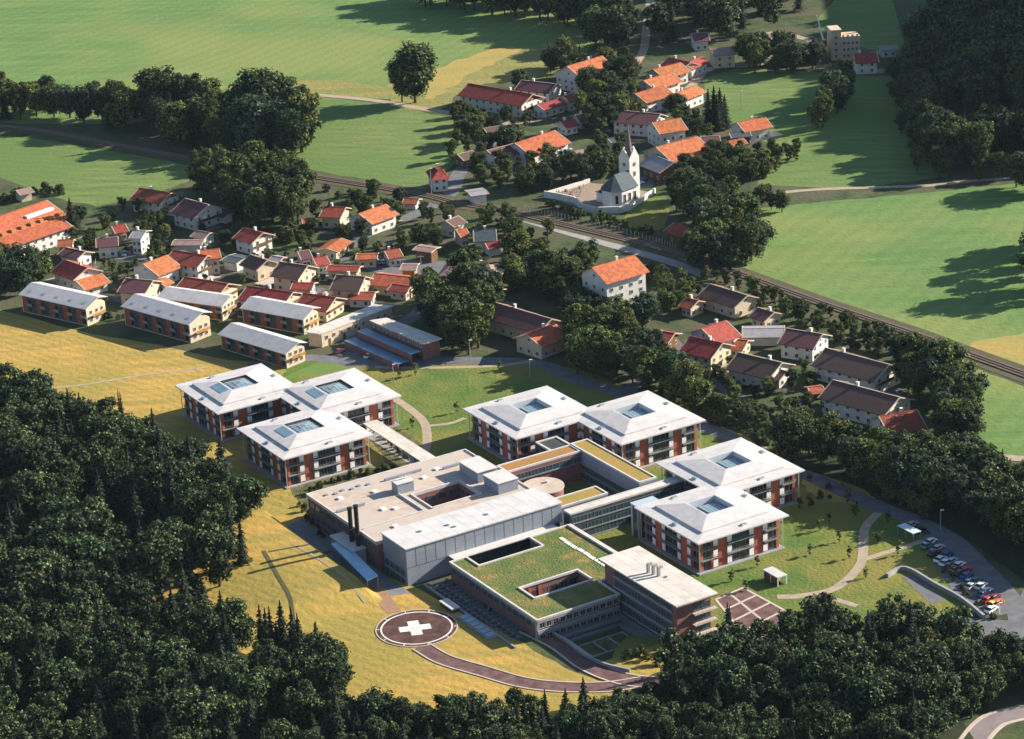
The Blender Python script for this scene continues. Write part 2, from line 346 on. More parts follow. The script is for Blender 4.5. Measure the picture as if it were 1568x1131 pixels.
# ------------------------------------------------------------------ SETTING: ground, hill, fields, roads
def abpoly(l): return [AB(a, b) for a, b in l]
COURT = [(-36, 73.4), (-36, 97), (-15.0, 97), (-15.0, 73.4)]
TRENCH = [(-47.0, 28.0), (-47.0, 70.0), (-40.1, 70.0), (-40.1, 28.0)]
NOTCH = [(-34.9, 29.5), (-34.9, 36.4), (-14.8, 36.4), (-14.8, 29.5)]
RAMPW = [(-61.5, -6), (-61.5, 10), (-52.2, 10), (-52.2, -6)]
outer = [(-560, 320), (560, 320), (560, 1900), (-560, 1900)]
gr = struct(prism_holes('ground', outer, [abpoly(COURT), abpoly(TRENCH), abpoly(NOTCH)], -3.2, 0.0, [m_ground, m_concd]))
def abfloor(name, l, z, m):
    mb = MB(); mb.prism(abpoly(l), z - 0.3, z); return struct(mb.build(name, m))
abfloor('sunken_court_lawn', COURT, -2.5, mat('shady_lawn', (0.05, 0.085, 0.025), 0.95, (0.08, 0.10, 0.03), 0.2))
abfloor('service_yard_paving', TRENCH, -3.0, m_asphalt)
abfloor('light_well_paving', NOTCH, -3.0, m_concd)
# hill
hb = MB(); NX, NY = 46, 60
for j in range(NY):
    for i in range(NX):
        d = -4 + i * 11.0; e = -75 + j * 13.0
        p = HP0 + _hn * d + _hd * e; hb.v.append((p[0], p[1], terrain(p[0], p[1]) - (0.25 if terrain(p[0], p[1]) < .3 else 0.0)))
for j in range(NY - 1):
    for i in range(NX - 1):
        q = [j * NX + i, j * NX + i + 1, (j + 1) * NX + i + 1, (j + 1) * NX + i]
        hb.f.append(tuple(q)); hb.m.append(0)
hill = struct(hb.build('hill', m_hillside))
if hill.data.polygons[0].normal.z < 0: hill.data.flip_normals()

sheet('meadow', [(-120, 200), (-120, -120), (700, -120), (990, -60), (960, 35), (880, 90), (760, 110), (690, 140), (600, 152), (480, 146), (350, 146), (200, 190), (-120, 190)], 0.03, m_field, 'line')
sheet('mown_meadow', [(592, 132), (640, 118), (690, 100), (750, 84), (880, 62), (872, 105), (800, 124), (715, 134), (668, 170), (600, 158)], 0.05, m_olive, jit=1.6)
sheet('mown_meadow', [(655, 112), (700, 92), (760, 74), (800, 74), (770, 90), (720, 112), (680, 140), (655, 150), (648, 128)], 0.058, m_hay2, jit=1.6)
sheet('mown_meadow', [(330, 133), (420, 126), (500, 122), (585, 132), (600, 152), (480, 142), (380, 139)], 0.045, m_olive, jit=1.4)
sheet('meadow', [(425, 141), (600, 160), (725, 188), (705, 240), (650, 290), (540, 272), (450, 254), (380, 240)], 0.035, m_field2, 'line')
sheet('meadow', [(-80, 200), (60, 212), (240, 243), (330, 262), (230, 300), (150, 316), (90, 305), (0, 272), (-80, 262)], 0.032, m_field2, 'line')
sheet('meadow', [(1120, 408), (1140, 370), (1165, 318), (1300, 306), (1460, 290), (1680, 268), (1680, 604), (1470, 530), (1400, 504), (1250, 454)], 0.036, m_field, 'line')
sheet('mown_meadow', [(1482, 532), (1560, 512), (1680, 490), (1680, 640), (1570, 582)], 0.05, m_hay2)
sheet('meadow', [(1470, 552), (1570, 592), (1690, 640), (1690, 712), (1540, 700), (1440, 690), (1440, 600)], 0.034, m_field, 'line')
sheet('meadow', [(1075, 122), (1130, 104), (1290, 112), (1430, 120), (1450, 270), (1300, 290), (1160, 282), (1180, 220), (1090, 178)], 0.033, m_field2, 'line')
sheet('meadow', [(1245, 40), (1300, -30), (1600, -60), (1500, 40), (1400, 90), (1330, 75)], 0.037, m_field2, 'line')
sheet('churchyard_bank', [(958, 330), (1005, 298), (1028, 318), (1015, 348), (975, 352)], 0.05, m_lawn)
sheet('hay_meadow', [(-140, 470), (10, 478), (120, 507), (240, 528), (330, 548), (436, 566), (440, 640), (430, 700), (452, 735), (455, 748), (480, 805), (540, 862), (622, 893), (700, 935), (800, 985), (880, 1030), (965, 1055), (960, 1085), (700, 1120), (300, 1190), (-200, 1190)], 0.04, m_hay, jit=0.4)
sheet('campus_lawn', [(430, 575), (470, 550), (640, 545), (860, 560), (1000, 610), (1180, 690), (1300, 750), (1370, 800), (1300, 900), (1120, 960), (1000, 1000), (955, 1040), (930, 1030), (960, 975), (1035, 985), (1055, 960), (985, 900), (700, 735), (560, 735), (470, 735), (440, 680)], 0.033, m_lawn, jit=.3)
sheet('lawn', [(430, 580), (540, 545), (700, 562), (840, 566), (900, 598), (860, 640), (730, 690), (640, 720), (600, 690), (560, 620)], 0.042, m_lawn)
sheet('lawn', [(1060, 905), (1120, 880), (1200, 840), (1260, 760), (1340, 770), (1400, 805), (1440, 850), (1500, 930), (1450, 945), (1330, 960), (1240, 965), (1120, 960)], 0.042, m_lawn)
sheet('lawn', [(930, 1010), (1020, 985), (1040, 1000), (980, 1040), (930, 1030)], 0.05, m_hay)
sheet('lawn', [(1230, 740), (1250, 715), (1330, 755), (1330, 770), (1260, 765)], 0.045, m_hay2)
sheet('lawn', [(1075, 655), (1100, 650), (1180, 690), (1130, 675)], 0.05, m_hay)
sheet('verge', [(428, 580), (520, 545), (545, 560), (470, 575)], 0.06, mat('bright_lawn', (0.10, 0.19, 0.04), 0.95, (0.13, 0.20, 0.045), 0.2))

sheet('woodland_floor', [(-200, 650), (40, 668), (150, 700), (200, 722), (300, 776), (360, 812), (372, 862), (340, 905), (260, 940), (300, 975), (420, 1020), (500, 1062), (700, 1130), (1010, 1100), (1060, 1050), (1140, 1045), (1250, 1022), (1400, 1000), (1480, 1010), (1530, 1050), (1480, 1110), (1440, 1260), (-200, 1260)], 0.12, m_hillg, jit=1.2)  # near-black sheet puts the shade between the trunks into the floor colour
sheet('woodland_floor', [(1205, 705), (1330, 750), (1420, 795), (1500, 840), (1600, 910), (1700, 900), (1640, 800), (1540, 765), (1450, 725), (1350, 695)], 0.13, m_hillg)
# red tarmac loop, helipad
road('access_road', [(1010, 1046), (965, 1042), (930, 1032), (895, 1015), (862, 990), (835, 975), (808, 962)], 5.2, 0.12, m_redtar, 0.5)
road('access_road', [(645, 990), (680, 1010), (740, 1028), (800, 1045), (860, 1052), (930, 1052), (985, 1044)], 4.6, 0.10, m_redtar, 0.45)
hc = G(638, 962)
tw = empty('helipad', (hc[0], hc[1], 0.13), 'round dark red tarmac helipad marked with a broad white cross', 'helipad')
pd = MB(); pd.cyl(0, 0, -0.1, 0.02, 10.6, 64); pd.build('pad_surface', m_padtar, tw)
for r1, r2, nm, dash in ((8.95, 9.35, 'inner_ring', 0), (10.35, 10.65, 'kerb_ring', 1)):
    mb = MB(); n = 96
    for i in range(n):
        a0, a1 = 2 * math.pi * i / n, 2 * math.pi * (i + 1) / n
        mb.hexa([(r1 * math.cos(a0), r1 * math.sin(a0), 0), (r2 * math.cos(a0), r2 * math.sin(a0), 0), (r2 * math.cos(a1), r2 * math.sin(a1), 0), (r1 * math.cos(a1), r1 * math.sin(a1), 0),
                 (r1 * math.cos(a0), r1 * math.sin(a0), .06), (r2 * math.cos(a0), r2 * math.sin(a0), .06), (r2 * math.cos(a1), r2 * math.sin(a1), .06), (r1 * math.cos(a1), r1 * math.sin(a1), .06)])
    mb.build(nm, m_paint if not dash else m_kerb, tw)
for i in range(40):
    a0 = 2 * math.pi * i / 40
    p = (9.95 * math.cos(a0), 9.95 * math.sin(a0)); t = (-math.sin(a0), math.cos(a0)); q = (math.cos(a0), math.sin(a0))
    if i % 4 == 0:
        mb = MB(); mb.box(-.12, .12, -.35, .35, 0, .06); mb.build('rim_lamp', m_paint, tw, (p[0], p[1], 0), a0 + math.pi / 2)

# cross measured on the photograph's ground plane
def gl(px, py): p = G(px, py) - hc; return (p[0], p[1])
cx0 = (gl(612, 965), gl(659, 959)); cv = (gl(633.5, 952), gl(638, 973))
def strip_poly(p, q, w):
    p = np.array(p); q = np.array(q); d = (q - p) / np.linalg.norm(q - p); n = np.array([-d[1], d[0]]) * w / 2
    return [p - n, q - n, q + n, p + n]
mid = (np.array(cx0[0]) + np.array(cx0[1])) / 2
dx = np.array(cx0[1]) - np.array(cx0[0]); dx /= np.linalg.norm(dx); dy = np.array([-dx[1], dx[0]])
mb = MB(); cc = mid
hw, hl = 1.45, 4.1
pl = [(-hl, -hw), (-hw, -hw), (-hw, -hl), (hw, -hl), (hw, -hw), (hl, -hw), (hl, hw), (hw, hw), (hw, hl), (-hw, hl), (-hw, hw), (-hl, hw)]
mb.prism([cc + dx * x + dy * y for x, y in pl], 0.0, 0.03); mb.build('white_cross', m_paint, tw)
mb = MB()                                            # the faint letter H at the centre of the cross
for x0, x1, y0, y1 in ((-.75, -.5, -.9, .9), (.5, .75, -.9, .9), (-.5, .5, -.12, .12)):
    mb.prism([cc + dx * x + dy * y for x, y in ((x0, y0), (x1, y0), (x1, y1), (x0, y1))], 0.02, 0.036)
mb.build('letter_h', mat('faded_red_paint', (0.50, 0.36, 0.30), 0.9), tw)

# campus roads and paths
road('road', [(380, 560), (470, 548), (560, 556), (700, 552), (820, 556), (880, 580), (960, 606), (1030, 632), (1085, 655), (1180, 700), (1290, 752), (1370, 785), (1440, 812), (1500, 866), (1545, 915), (1562, 950), (1550, 985), (1470, 970), (1400, 950)], 6.0, 0.07, m_asphalt)
sheet('car_park', [(1410, 822), (1440, 812), (1500, 866), (1545, 915), (1545, 940), (1510, 945), (1470, 920), (1435, 870)], 0.08, m_asphalt, False)
sheet('car_park', [(1460, 945), (1545, 950), (1568, 900), (1640, 930), (1640, 985), (1470, 975)], 0.062, m_asphalt, False)
road('path', [(1345, 785), (1325, 808), (1322, 840), (1315, 868), (1280, 900), (1230, 912), (1190, 914)], 2.6, 0.075, m_gravel)
road('path', [(1318, 858), (1360, 845), (1420, 826)], 2.0, 0.078, m_gravel)
road('path', [(1245, 910), (1280, 918), (1312, 928)], 2.0, 0.08, m_gravel)
road('path', [(604, 610), (630, 628), (650, 648), (654, 676), (648, 696)], 2.8, 0.08, m_gravel)
road('path', [(656, 652), (690, 648), (712, 640)], 1.6, 0.082, m_gravel)
road('path', [(575, 562), (660, 563), (760, 560), (820, 552)], 2.0, 0.085, m_gravel)
road('path', [(0, 600), (120, 590), (220, 574), (320, 562)], 1.3, 0.085, m_gravel)
road('path', [(572, 892), (590, 920), (604, 938)], 4.0, 0.07, mat('worn_track', (0.27, 0.16, 0.10), 0.95, (0.33, 0.20, 0.12), 0.5))
road('road', [(1480, 1150), (1510, 1112), (1545, 1096), (1640, 1080)], 5.0, 0.08, mat('lilac_asphalt', (0.20, 0.17, 0.175), .9, (.25, .21, .21), .3), 1.0)
road('road', [(1690, 712), (1560, 702), (1440, 690), (1390, 690)], 4.0, 0.08, m_gravel)
for px in ([(0, 60), (150, 40), (330, 30), (520, 40), (620, 60)], [(60, 150), (220, 100), (380, 70), (560, 20)], [(1150, 400), (1260, 380), (1400, 372), (1560, 380)], [(1200, 430), (1330, 420), (1480, 460)], [(480, 200), (560, 212), (690, 222)]):
    for dpx in (0, 3.2):
        road('wheel_track', [(x + dpx * .2, y + dpx) for x, y in px], .5, .062, mat('worn_grass', (0.15, 0.175, 0.06), 0.95, (0.19, 0.20, 0.08), .4))
# village roads
road('road', [(1000, -30), (990, 40), (984, 80), (955, 112), (900, 130), (850, 160), (800, 190), (740, 180), (640, 165), (560, 152), (400, 138)], 4.0, 0.065, m_gravel)
road('road', [(760, 210), (705, 262), (690, 296), (640, 326), (560, 360), (500, 395), (430, 412), (330, 412), (220, 395), (110, 392)], 6.0, 0.07, m_asphalt)
road('road', [(700, 310), (770, 326), (850, 350), (940, 376), (1030, 402), (1085, 424)], 5.0, 0.075, mat('pale_asphalt', (0.27, 0.25, 0.24), 0.9, (0.34, 0.31, 0.29), 0.4))
road('road', [(500, 395), (580, 405), (640, 420), (652, 462), (625, 490), (560, 520), (530, 545), (545, 560)], 6.0, 0.072, m_asphalt)
road('road', [(960, 606), (1000, 560), (1030, 540), (1060, 560), (1120, 600), (1160, 640)], 5.5, 0.073, m_asphalt)
road('road', [(1015, 170), (1060, 130), (1090, 104), (1170, 96), (1180, 50), (1240, 62), (1290, 85), (1370, 76)], 4.0, 0.066, m_gravel)
road('path', [(1155, 300), (1250, 290), (1420, 284), (1500, 276), (1660, 266)], 3.0, 0.07, m_gravel)
sheet('yard', [(1000, 540), (1040, 520), (1062, 556), (1075, 575), (1020, 560)], 0.08, m_asphalt, False)
sheet('yard', [(570, 395), (690, 400), (690, 420), (650, 440), (560, 412)], 0.076, m_asphalt, False)
sheet('yard', [(520, 522), (560, 500), (680, 552), (660, 560), (560, 560)], 0.078, m_asphalt, False)
sheet('yard', [(960, 262), (1000, 262), (1000, 285), (968, 290)], 0.078, m_asphalt, False)
# railway
RAILPX = [(-80, 186), (60, 200), (200, 226), (300, 244), (390, 258), (500, 274), (640, 297), (700, 311), (770, 322), (860, 343), (960, 367), (1040, 388), (1100, 408), (1250, 462), (1400, 512), (1470, 538), (1660, 606)]
rw = smooth_open([G(*p) for p in RAILPX], 6)
mb = MB(); strip_mesh(mb, rw, 5.5, -5.5, 0.09); struct(mb.build('railway_embankment', m_bank))
mb = MB(); strip_mesh(mb, rw, 2.2, -2.2, 0.11, 0.25); struct(mb.build('railway_ballast', m_ballast))
rail = empty('railway_track', (0, 0, 0), 'single railway line running diagonally past the church and the big green field', 'railway')
for s in (-0.75, 0.75):
    mb = MB(); strip_mesh(mb, rw, s + 0.07, s - 0.07, 0.40, 0.16); mb.build('rail', m_rail, rail)
mb = MB()
acc = 0.0
for i in range(len(rw) - 1):
    a, b = rw[i], rw[i + 1]; L = np.linalg.norm(b - a); d = (b - a) / L; n = np.array([-d[1], d[0]])
    t = -acc % 1.3
    while t < L:
        p = a + d * t
        mb.hexa([(*(p - n * 1.25 - d * .13), .3), (*(p - n * 1.25 + d * .13), .3), (*(p + n * 1.25 + d * .13), .3), (*(p + n * 1.25 - d * .13), .3), (*(p - n * 1.25 - d * .13), .42), (*(p - n * 1.25 + d * .13), .42), (*(p + n * 1.25 + d * .13), .42), (*(p + n * 1.25 - d * .13), .42)])
        t += 1.3
    acc += L
sl = mb.build('sleepers', m_wood, rail); sl['kind'] = 'stuff'

# ------------------------------------------------------------------ HOSPITAL
def campus(name, a, b, label, cat, group=None, z=0.0):
    p = AB(a, b); e = empty(name, (p[0], p[1], z), label, cat, group, AL); e['_o'] = (a, b)
    del e['_o']; return e
def L2(a, b, o): return (a - o[0], -(b - o[1]))
def cbox(mb, o, a0, a1, b0, b1, z0, z1, m=0): return mb.box(a0 - o[0], a1 - o[0], -(b1 - o[1]), -(b0 - o[1]), z0, z1, m)
def cpoly(l, o): return [L2(a, b, o) for a, b in l]

def window_mesh(name, w, h, glass=m_glass, frame=m_frame, div=1, t=0.07):
    """window seen from local -y: pane in the plane y=0, frame proud"""
    mb = MB(); mb.box(-w / 2, w / 2, -0.05, 0.02, -h / 2, h / 2, 0)
    for x0, x1, z0, z1 in ((-w / 2 - t, -w / 2, -h / 2 - t, h / 2 + t), (w / 2, w / 2 + t, -h / 2 - t, h / 2 + t), (-w / 2, w / 2, h / 2, h / 2 + t), (-w / 2, w / 2, -h / 2 - t, -h / 2)):
        mb.box(x0, x1, -0.11, 0.02, z0, z1, 1)
    for k in range(1, div + 1):
        x = -w / 2 + w * k / (div + 1); mb.box(x - 0.03, x + 0.03, -0.09, -0.051, -h / 2, h / 2, 1)
    return mb.mesh(name, [glass, frame])
m_frame2 = mat('grey_window_frame', (0.20, 0.20, 0.20), 0.6)
WM_bay = window_mesh('window', 1.7, 2.0, frame=m_frame2, div=1)
WM_corner = window_mesh('window', 1.35, 2.0, frame=m_frame2, div=0)
WM_small = window_mesh('window', 1.5, 1.35, div=1, t=0.09)
WM_house = window_mesh('window', 1.0, 1.2, frame=m_frame, div=1, t=0.08)
WM_tall = window_mesh('window', 1.1, 3.2, frame=m_render, div=0, t=0.15)
WM_band = window_mesh('window', 2.2, 1.6, glass=m_tealglass, frame=m_frame2, div=1)

def side_tf(side, half):   # facade frame: origin in the middle of a side; local -y looks outward
    return {'F': (0, -half, 0.0), 'R': (half, 0, math.pi / 2), 'T': (0, half, math.pi), 'L': (-half, 0, -math.pi / 2)}[side]

PARTS = {}
def pavilion_parts():
    P = []
    hb_ = 13.0
    # wall core
    mb = MB(); mb.box(-hb_ + .3, hb_ - .3, -hb_ + .3, hb_ - .3, 0, 9.25); P.append(('wall', mb.mesh('wall', m_darkwall), (0, 0, 0), 0))
    mb = MB(); mb.box(-14.2, 14.2, -14.2, 14.2, 0, 0.35); P.append(('plinth', mb.mesh('plinth', m_conc), (0, 0, 0), 0))
    br = MB(); br.box(-1.75, 1.75, 0, .35, 0.35, 9.2); brm = br.mesh('brick_panel', m_brick)
    brn = MB(); brn.box(-.45, .45, 0, .3, 0.35, 9.2); brnm = brn.mesh('brick_pier', m_brick)
    sh = MB(); sh.box(-.72, .72, -.10, -.02, -.98, .98); shm = sh.mesh('sun_shade', m_shade)
    ba = MB(); ba.box(-4.4, 4.4, -.75, .3, -.12, .08); ba.box(-4.4, 4.4, -.75, -.69, .08, .14)
    ba.box(-4.4, 4.4, -.74, -.70, .95, 1.02)
    for i in range(9): ba.box(-4.4 + i * 1.09, -4.35 + i * 1.09, -.74, -.70, .1, .95)
    bam = ba.mesh('balcony', m_slab)
    bc = MB(); bc.box(-2.55, 2.55, -.65, .3, -.12, .1); bc.box(-2.55, 2.55, -.64, -.60, .95, 1.02)
    for i in range(6): bc.box(-2.5 + i * .99, -2.45 + i * .99, -.64, -.60, .1, .95)
    bcm = bc.mesh('corner_balcony', m_slab)
    po = MB(); po.box(-.09, .09, -.09, .09, .35, 9.5); pom = po.mesh('corner_post', m_trim)
    for side in 'FRTL':
        x0, y0, rz = side_tf(side, hb_)
        c, s = math.cos(rz), math.sin(rz)
        def put(nm, me, x, z, out=0.0):
            P.append((nm, me, (x0 + c * x + s * out, y0 + s * x - c * out, z), rz))
        for sx in (-1, 1):
            put('brick_panel', brm, sx * 5.9, 0, 0.0); put('brick_pier', brnm, sx * 12.5, 0, 0.0); put('brick_pier', brnm, sx * 9.0, 0, -.05)
        for fl in range(3):
            zc = 1.75 + fl * 3.05
            for k in range(4): put('window', WM_bay, -3.0 + k * 2.0, zc, -0.28)
            for sx in (-1, 1):
                put('sun_shade', shm, sx * 3.62, zc, 0.22)
                put('sun_shade', shm, sx * 8.2, zc, 0.22)
                for k in range(2): put('window', WM_corner, sx * (10.3 + k * 1.62), zc, -0.28)
            if fl:
                put('balcony', bam, 0, zc - 1.4, 0.0)
                for sx in (-1, 1): put('corner_balcony', bcm, sx * 10.3, zc - 1.4, 0.0)
    for sx in (-1, 1):
        for sy in (-1, 1): P.append(('corner_post', pom, (sx * 13.7, sy * 13.7, 0), 0))
    return P
PAVP = pavilion_parts()

def pavilion_roof(kind):
    R = []
    e, z0 = 15.0, 9.55
    # lower tier (eaves ring, gentle fall), step, upper tier, lantern opening
    def ring(mb, h0, za, h1, zb):
        q0 = [(-h0, -h0), (h0, -h0), (h0, h0), (-h0, h0)]; q1 = [(-h1, -h1), (h1, -h1), (h1, h1), (-h1, h1)]
        for i in range(4):
            j = (i + 1) % 4
            mb.face([(*q0[i], za), (*q0[j], za), (*q1[j], zb), (*q1[i], zb)])
    mb = MB()
    mb.face([(-e, e, z0), (e, e, z0), (e, -e, z0), (-e, -e, z0)])              # soffit
    ring(mb, e, z0, e, z0 + .4); ring(mb, e, z0 + .4, 10.9, z0 + .75)
    ring(mb, 10.9, z0 + .75, 10.9, z0 + 1.2); ring(mb, 10.9, z0 + 1.2, 4.9, z0 + 2.35)
    ring(mb, 4.9, z0 + 2.35, 4.5, z0 + 2.35)
    R.append(('roof', mb.mesh('roof', m_white)))
    mb = MB()
    if kind == 'court':
        ring(mb, 4.5, z0 + 2.35, 4.5, z0 + .4)
        R.append(('court_wall', mb.mesh('court_wall', mat('pale_court_cladding', (.45, .50, .55), .7))))
        g = MB(); g.face([(-4.5, -4.5, z0 + .4), (4.5, -4.5, z0 + .4), (4.5, 4.5, z0 + .4), (-4.5, 4.5, z0 + .4)])
        R.append(('court_floor', g.mesh('court_floor', m_tealglass)))
        g = MB(); hz = z0 + .45
        g.box(-1.6, 3.6, -3.4, 3.4, hz, hz + .5); R.append(('lantern', g.mesh('lantern', m_skyglass)))
        g = MB()
        for k in range(5): g.box(-1.65 + k * 1.3, -1.55 + k * 1.3, -3.45, 3.45, hz + .5, hz + .57)
        R.append(('lantern_bar', g.mesh('lantern_bar', m_trim)))
    else:
        ring(mb, 4.5, z0 + 2.35, 4.5, z0 + 1.5)
        R.append(('court_wall', mb.mesh('court_wall', m_darkwall)))
        g = MB()
        q = [(-4.5, -4.5), (4.5, -4.5), (4.5, 4.5), (-4.5, 4.5)]
        for i in range(4):
            j = (i + 1) % 4; g.face([(*q[i], z0 + 1.6), (*q[j], z0 + 1.6), (0, 0, z0 + 2.5)])
        R.append(('lantern', g.mesh('lantern', m_skyglass)))
        g = MB()
        for k in range(1, 6):
            x = -4.5 + k * 1.5
            zz = lambda x_, y_: z0 + 2.5 - 0.2 * max(abs(x_), abs(y_)) + .04
            for seg in range(8):
                y = -4.5 + seg * 9 / 8; y2 = y + 9 / 8
                for (p, r_) in (((x, y), (x, y2)), ((y, x), (y2, x))):
                    g.bar((*p, zz(*p)), (*r_, zz(*r_)), .09, .06)
        R.append(('lantern_bar', g.mesh('lantern_bar', m_trim)))
        g = MB()   # glazed strip on the left-hand roof slope
        def zs(x): return z0 + 1.2 + (10.9 - abs(x)) / 6.0 * 1.15
        g.hexa([(-8.2, -3.6, zs(8.2) - .02), (-5.2, -3.6, zs(5.2) - .02), (-5.2, 3.6, zs(5.2) - .02), (-8.2, 3.6, zs(8.2) - .02), (-8.2, -3.6, zs(8.2) + .08), (-5.2, -3.6, zs(5.2) + .08), (-5.2, 3.6, zs(5.2) + .08), (-8.2, 3.6, zs(8.2) + .08)])
        R.append(('slope_glazing', g.mesh('slope_glazing', m_skyglass)))
    return R
ROOFS = {k: pavilion_roof(k) for k in ('court', 'glass')}
ROOFS['hatch'] = None
_h = MB(); _h.box(-.9, .9, -.5, .5, 0, .45); _h.box(-.8, .8, -.4, .4, .45, .5, 1); HATCH = _h.mesh('roof_hatch', [m_trim, m_skyglass])
def pavilion(a, b, kind, label, dz):
    p = AB(a, b); root = empty('ward_pavilion', (p[0], p[1], dz), label, 'building', 'white roofed hospital ward pavilions', AL)
    for nm, me, loc, rz in PAVP: inst(nm, me, root, loc, rz)
    for nm, me in ROOFS[kind]: inst(nm, me, root)
    for x, y, rz in ((-12.9, -1.5, math.pi / 2), (1.5, -12.9, 0), (12.9, 2, math.pi / 2), (-3, 12.9, 0)):
        inst('roof_hatch', HATCH, root, (x, y, 9.55 + .52), rz)
    return root
pavilion(-32.5, -109.5, 'glass', 'white hipped ward pavilion with blue glass lantern beside the yellow meadow', 0.0)
pavilion(-11.1, -87.4, 'glass', 'middle glass lantern pavilion with its back corner by the green lawn and path', 0.012)
pavilion(-33.0, -65.6, 'glass', 'glass lantern pavilion nearest the wood with a garden strip under its brick front', 0.024)
pavilion(28.1, -36.9, 'court', 'ward pavilion with sunken roof court whose left corner meets the shaded lawn', 0.0)
pavilion(49.9, -14.5, 'court', 'ward pavilion with sunken roof court behind the green roofed corridor', 0.012)
pavilion(50.2, 32.3, 'court', 'ward pavilion with sunken roof court nearest the dark tree row on the right', 0.0)
pavilion(28.2, 53.9, 'court', 'ward pavilion with sunken roof court above the sunny lawn beside the flat office block', 0.012)

# treatment block with flat roof and a courtyard
o = (-26, -8)
root = campus('treatment_block', *o, 'low beige flat roofed hospital block with a square courtyard and roof boxes', 'building')
TB = [(-52, -28), (-0.5, -28), (-0.5, 12.4), (-52, 12.4)]; TC = [(-28.6, -9.6), (-13.4, -9.6), (-13.4, 1.4), (-28.6, 1.4)]
prism_holes('wall', cpoly(TB, o), [cpoly(TC, o)], -0.2, 7.4, [m_flat, m_brickp], root)
prism_holes('roof', cpoly([(-52.4, -28.4), (-.1, -28.4), (-.1, 12.4), (-52.4, 12.4)], o), [cpoly(TC, o)], 7.35, 7.9, [m_flat, m_trim], root)
def rim(mb, poly, w, z0, z1):
    for i in range(len(poly)):
        a = Vector((*poly[i], z0)); b = Vector((*poly[(i + 1) % len(poly)], z0)); d = (b - a).normalized() * (w / 2)
        mb.bar(a - d, b + d * 0.98, w, z1 - z0 - 0.002 * (i % 2))
mb = MB(); rim(mb, cpoly([(-52.2, -28.2), (-.3, -28.2), (-.3, 12.2), (-52.2, 12.2)], o), .4, 7.9, 8.25); rim(mb, cpoly([(-28.9, -9.9), (-13.1, -9.9), (-13.1, 1.7), (-28.9, 1.7)], o), .5, 7.9, 8.3)
mb.build('parapet', m_trim, root)
mb = MB(); cbox(mb, o, -28.5, -13.5, -9.5, 1.3, 0, .3); mb.build('courtyard_floor', mat('courtyard_planting', (0.03, 0.05, 0.02), 0.95, (0.06, 0.07, 0.03), 0.6), root)
mb = MB(); cbox(mb, o, -51.0, -31.5, 2.0, 2.3, 7.9, 8.4); cbox(mb, o, -31.8, -31.5, -12, 2.0, 7.9, 8.4); cbox(mb, o, -50.5, -34, -12.2, -12, 7.9, 8.15); mb.build('roof_upstand', m_trim, root)
for (a0, a1, b0, b1, h) in ((-31.8, -26.6, -15.6, -12.2, 3.0), (-9.8, -3.4, -15.4, -5.2, 3.1), (-9.4, -3.0, -2.6, 5.2, 3.3)):
    mb = MB(); cbox(mb, o, a0, a1, b0, b1, 7.9, 7.9 + h); bx = mb.build('plant_room', m_cladding, root)
    mb = MB(); cbox(mb, o, a0 - .2, a1 + .2, b0 - .2, b1 + .2, 7.9 + h, 8.1 + h); mb.build('roof_cap', m_trim, bx)
mb = MB()
for q in range(3):
    x, y = L2(-29 + q * 1.1, -14.5, o); mb.cyl(x, y, 10.9, 13.4 - q * .6, .12, 6); mb.box(x - .7, x + .7, y - .08, y + .08, 12.0, 12.12)
mb.build('antenna', m_trim, root)
for a, b in ((-40, -6), (-37, -4.4), (-36, -18), (-46, -20), (-20, -18), (-14, -21), (-43, 6)):
    mb = MB(); x, y = L2(a, b, o); mb.box(x - .7, x + .7, y - .7, y + .7, 7.9, 8.35); mb.build('roof_vent', m_shade, root)
for a, b, l_ in ((-47, -12, 9), (-24, -23, 12), (-10, -20, 5)):
    mb = MB(); x, y = L2(a, b, o); mb.box(x - l_ / 2, x + l_ / 2, y - .35, y + .35, 8.05, 8.6); mb.build('air_duct', m_cladding, root)
for k in range(6):
    mb = MB(); x, y = L2(-48 + k * 2.6, -24.5 + (k % 2) * .8, o); mb.box(x - .5, x + .5, y - .5, y + .5, 7.9, 8.2); mb.build('roof_light', m_skyglass, root)
for k in range(11):                                 # west wall openings
    x, y = L2(-52.05, -25.5 + k * 3.2, o); inst('window', WM_band, root, (x, y, 5.6), -math.pi / 2); inst('window', WM_band, root, (x, y, 2.4), -math.pi / 2)
for k in range(13):
    x, y = L2(-49.5 + k * 3.9, -28.05, o); inst('window', WM_band, root, (x, y, 5.2), math.pi)
for k in range(4):
    x, y = L2(-26.5 + k * 3.6, -9.55, o); inst('window', WM_band, root, (x, y, 5.4), 0); inst('window', WM_band, root, (x, y, 2.4), 0)
    y2 = L2(0, 1.35, o)[1]; inst('window', WM_band, root, (x, y2, 5.4), math.pi)
for k in range(3):
    x, y = L2(-13.45, -8 + k * 3.4, o); inst('window', WM_band, root, (x, y, 5.4), -math.pi / 2)
mb = MB(); cbox(mb, o, -56.5, -52.5, -6.5, 6, -.1, 4.2); mb.build('annex', m_conc, root)
mb = MB(); cbox(mb, o, -56.8, -52.45, -6.8, 6.3, 4.2, 4.5); mb.build('annex_roof', m_trim, root)

# two flues
for k, (b, h) in enumerate(((0.2, 14.2), (3.9, 16.2))):
    p = AB(-53.6, b); t = empty('chimney_flue', (p[0], p[1], 4.5), ['shorter of two black steel flues beside the beige flat roof', 'taller of two black steel flues nearer the long white hall'][k], 'chimney', 'black boiler flues', AL)
    mb = MB(); mb.cyl(0, 0, 0, h - 4.5, .62, 16); mb.build('shaft', m_black, t)
    mb = MB(); mb.cyl(0, 0, h - 4.5, h - 4.2, .72, 16); mb.build('rim', m_black, t)
    mb = MB(); mb.box(-.9, .9, -.9, .9, 3.5, 3.8); mb.build('bracket', m_black, t)

